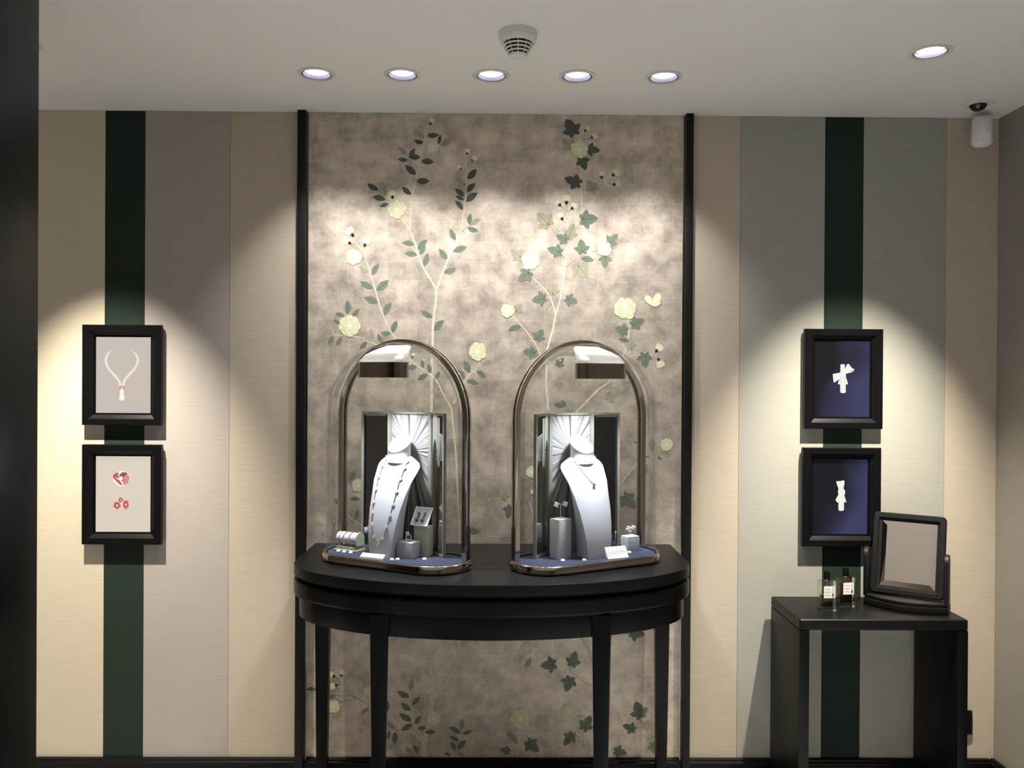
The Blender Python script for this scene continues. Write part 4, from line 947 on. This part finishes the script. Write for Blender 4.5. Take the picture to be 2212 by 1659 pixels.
# black wall socket
sk = onY(2078, 1559, 0)
so = thing('wall_socket', 'black wall socket low on the wall behind the side table', 'socket', (sk.x, 0, sk.z))
MB().box(-.030, .034, -.010, -.0003, -.044, .044).build('plate', 'black_satin', so, bevel=.002)
MB().box(-.022, .024, -.016, -.0103, -.030, .036).build('rocker', 'black', so, bevel=.002)

# ================================================================== CEILING FITTINGS
sd = onZ(1119, 70, CEIL)
t = thing('smoke_detector', 'white round smoke detector with slotted cage on the ceiling', 'smoke detector', (sd.x, sd.y, CEIL))
MB().lathe([(.054, 0), (.054, -.012), (.0525, -.014), (.0525, -.017), (.0535, -.018), (.051, -.028), (.046, -.032), (.040, -.0325)], 40).build('base', 'white_plastic', t, smooth=True, angle=30)
MB().lathe([(.036, -.030), (.034, -.048), (.022, -.064)], 32, cap1=True).build('sensor_chamber', 'gasket', t, smooth=True)
for i in range(4):
    r_, z_ = .0415-.0052*i, -.0405-.0085*i
    MB().lathe([(r_+.0016, z_+.0016), (r_+.0005, z_-.0016), (r_-.003, z_-.0018), (r_-.002, z_+.0014), (r_+.0016, z_+.0016)], 36).build('cage_ring', 'white_plastic', t, smooth=True)
for k in range(10):
    a = 2*PI*(k+.5)/10; MB().tube([(.043*math.cos(a), .043*math.sin(a), -.031), (.0245*math.cos(a), .0245*math.sin(a), -.068)], .0013, 6).build('cage_rib', 'white_plastic', t)
MB().lathe([(.0240, -.0665), (.0240, -.0690), (.020, -.0705), (.001, -.0710)], 32).build('cage_cap', 'white_plastic', t, smooth=True)
dc = onZ(2113, 224, CEIL)
t = thing('dome_camera', 'small black dome camera recessed in a white ceiling ring near the corner', 'security camera', (dc.x, dc.y, CEIL))
MB().lathe([(.052, 0), (.052, -.002), (.049, -.004), (.030, -.006), (.028, -.004)], 36).build('ring', 'white_plastic', t, smooth=True)
MB().lathe([(.029, -.003), (.027, -.012), (.020, -.021), (.010, -.026), (.001, -.027)], 32).build('dome', 'camera_dome', t, smooth=True)
pa, pb = onY(2107, 250, -.09), onY(2150, 317, -.09)
pr_ = thing('motion_sensor', 'white rounded motion sensor hanging in the upper right corner', 'motion sensor', ((pa.x+pb.x)/2, -.055, pb.z), math.radians(-18))
W2, HH = (pb.x-pa.x)/2, pa.z-pb.z
sec = lambda w_, d_, z: [(w_*math.cos(2*PI*k/24)*(1 if abs(math.cos(2*PI*k/24)) < .8 else 1), -.028+d_*math.copysign(abs(math.sin(2*PI*k/24))**.7, math.sin(2*PI*k/24)), z) for k in range(24)]
MB().loft([sec(W2*.55, .014, 0), sec(W2*.85, .022, .006), sec(W2*.98, .027, .018), sec(W2*.93, .028, HH*.55), sec(W2*.90, .027, HH-.014), sec(W2*.80, .022, HH-.004), sec(W2*.5, .012, HH)], True, True).build('sensor_body', 'pir', pr_, smooth=True, angle=50)
MB().loft([[(x_, y_, z_) for x_, z_ in ((-W2*.62, .020), (W2*.62, .020), (W2*.66, HH*.42), (-W2*.66, HH*.42))] for y_ in (-.0575, -.052)], True, True).build('sensor_lens', 'pir', pr_, bevel=.003)
MB().tube([(0, -.01, HH*.75), (.004, .02, HH*.85), (.006, .042, HH*.9)], .008, 10).build('mount_arm', 'pir', pr_, smooth=True)
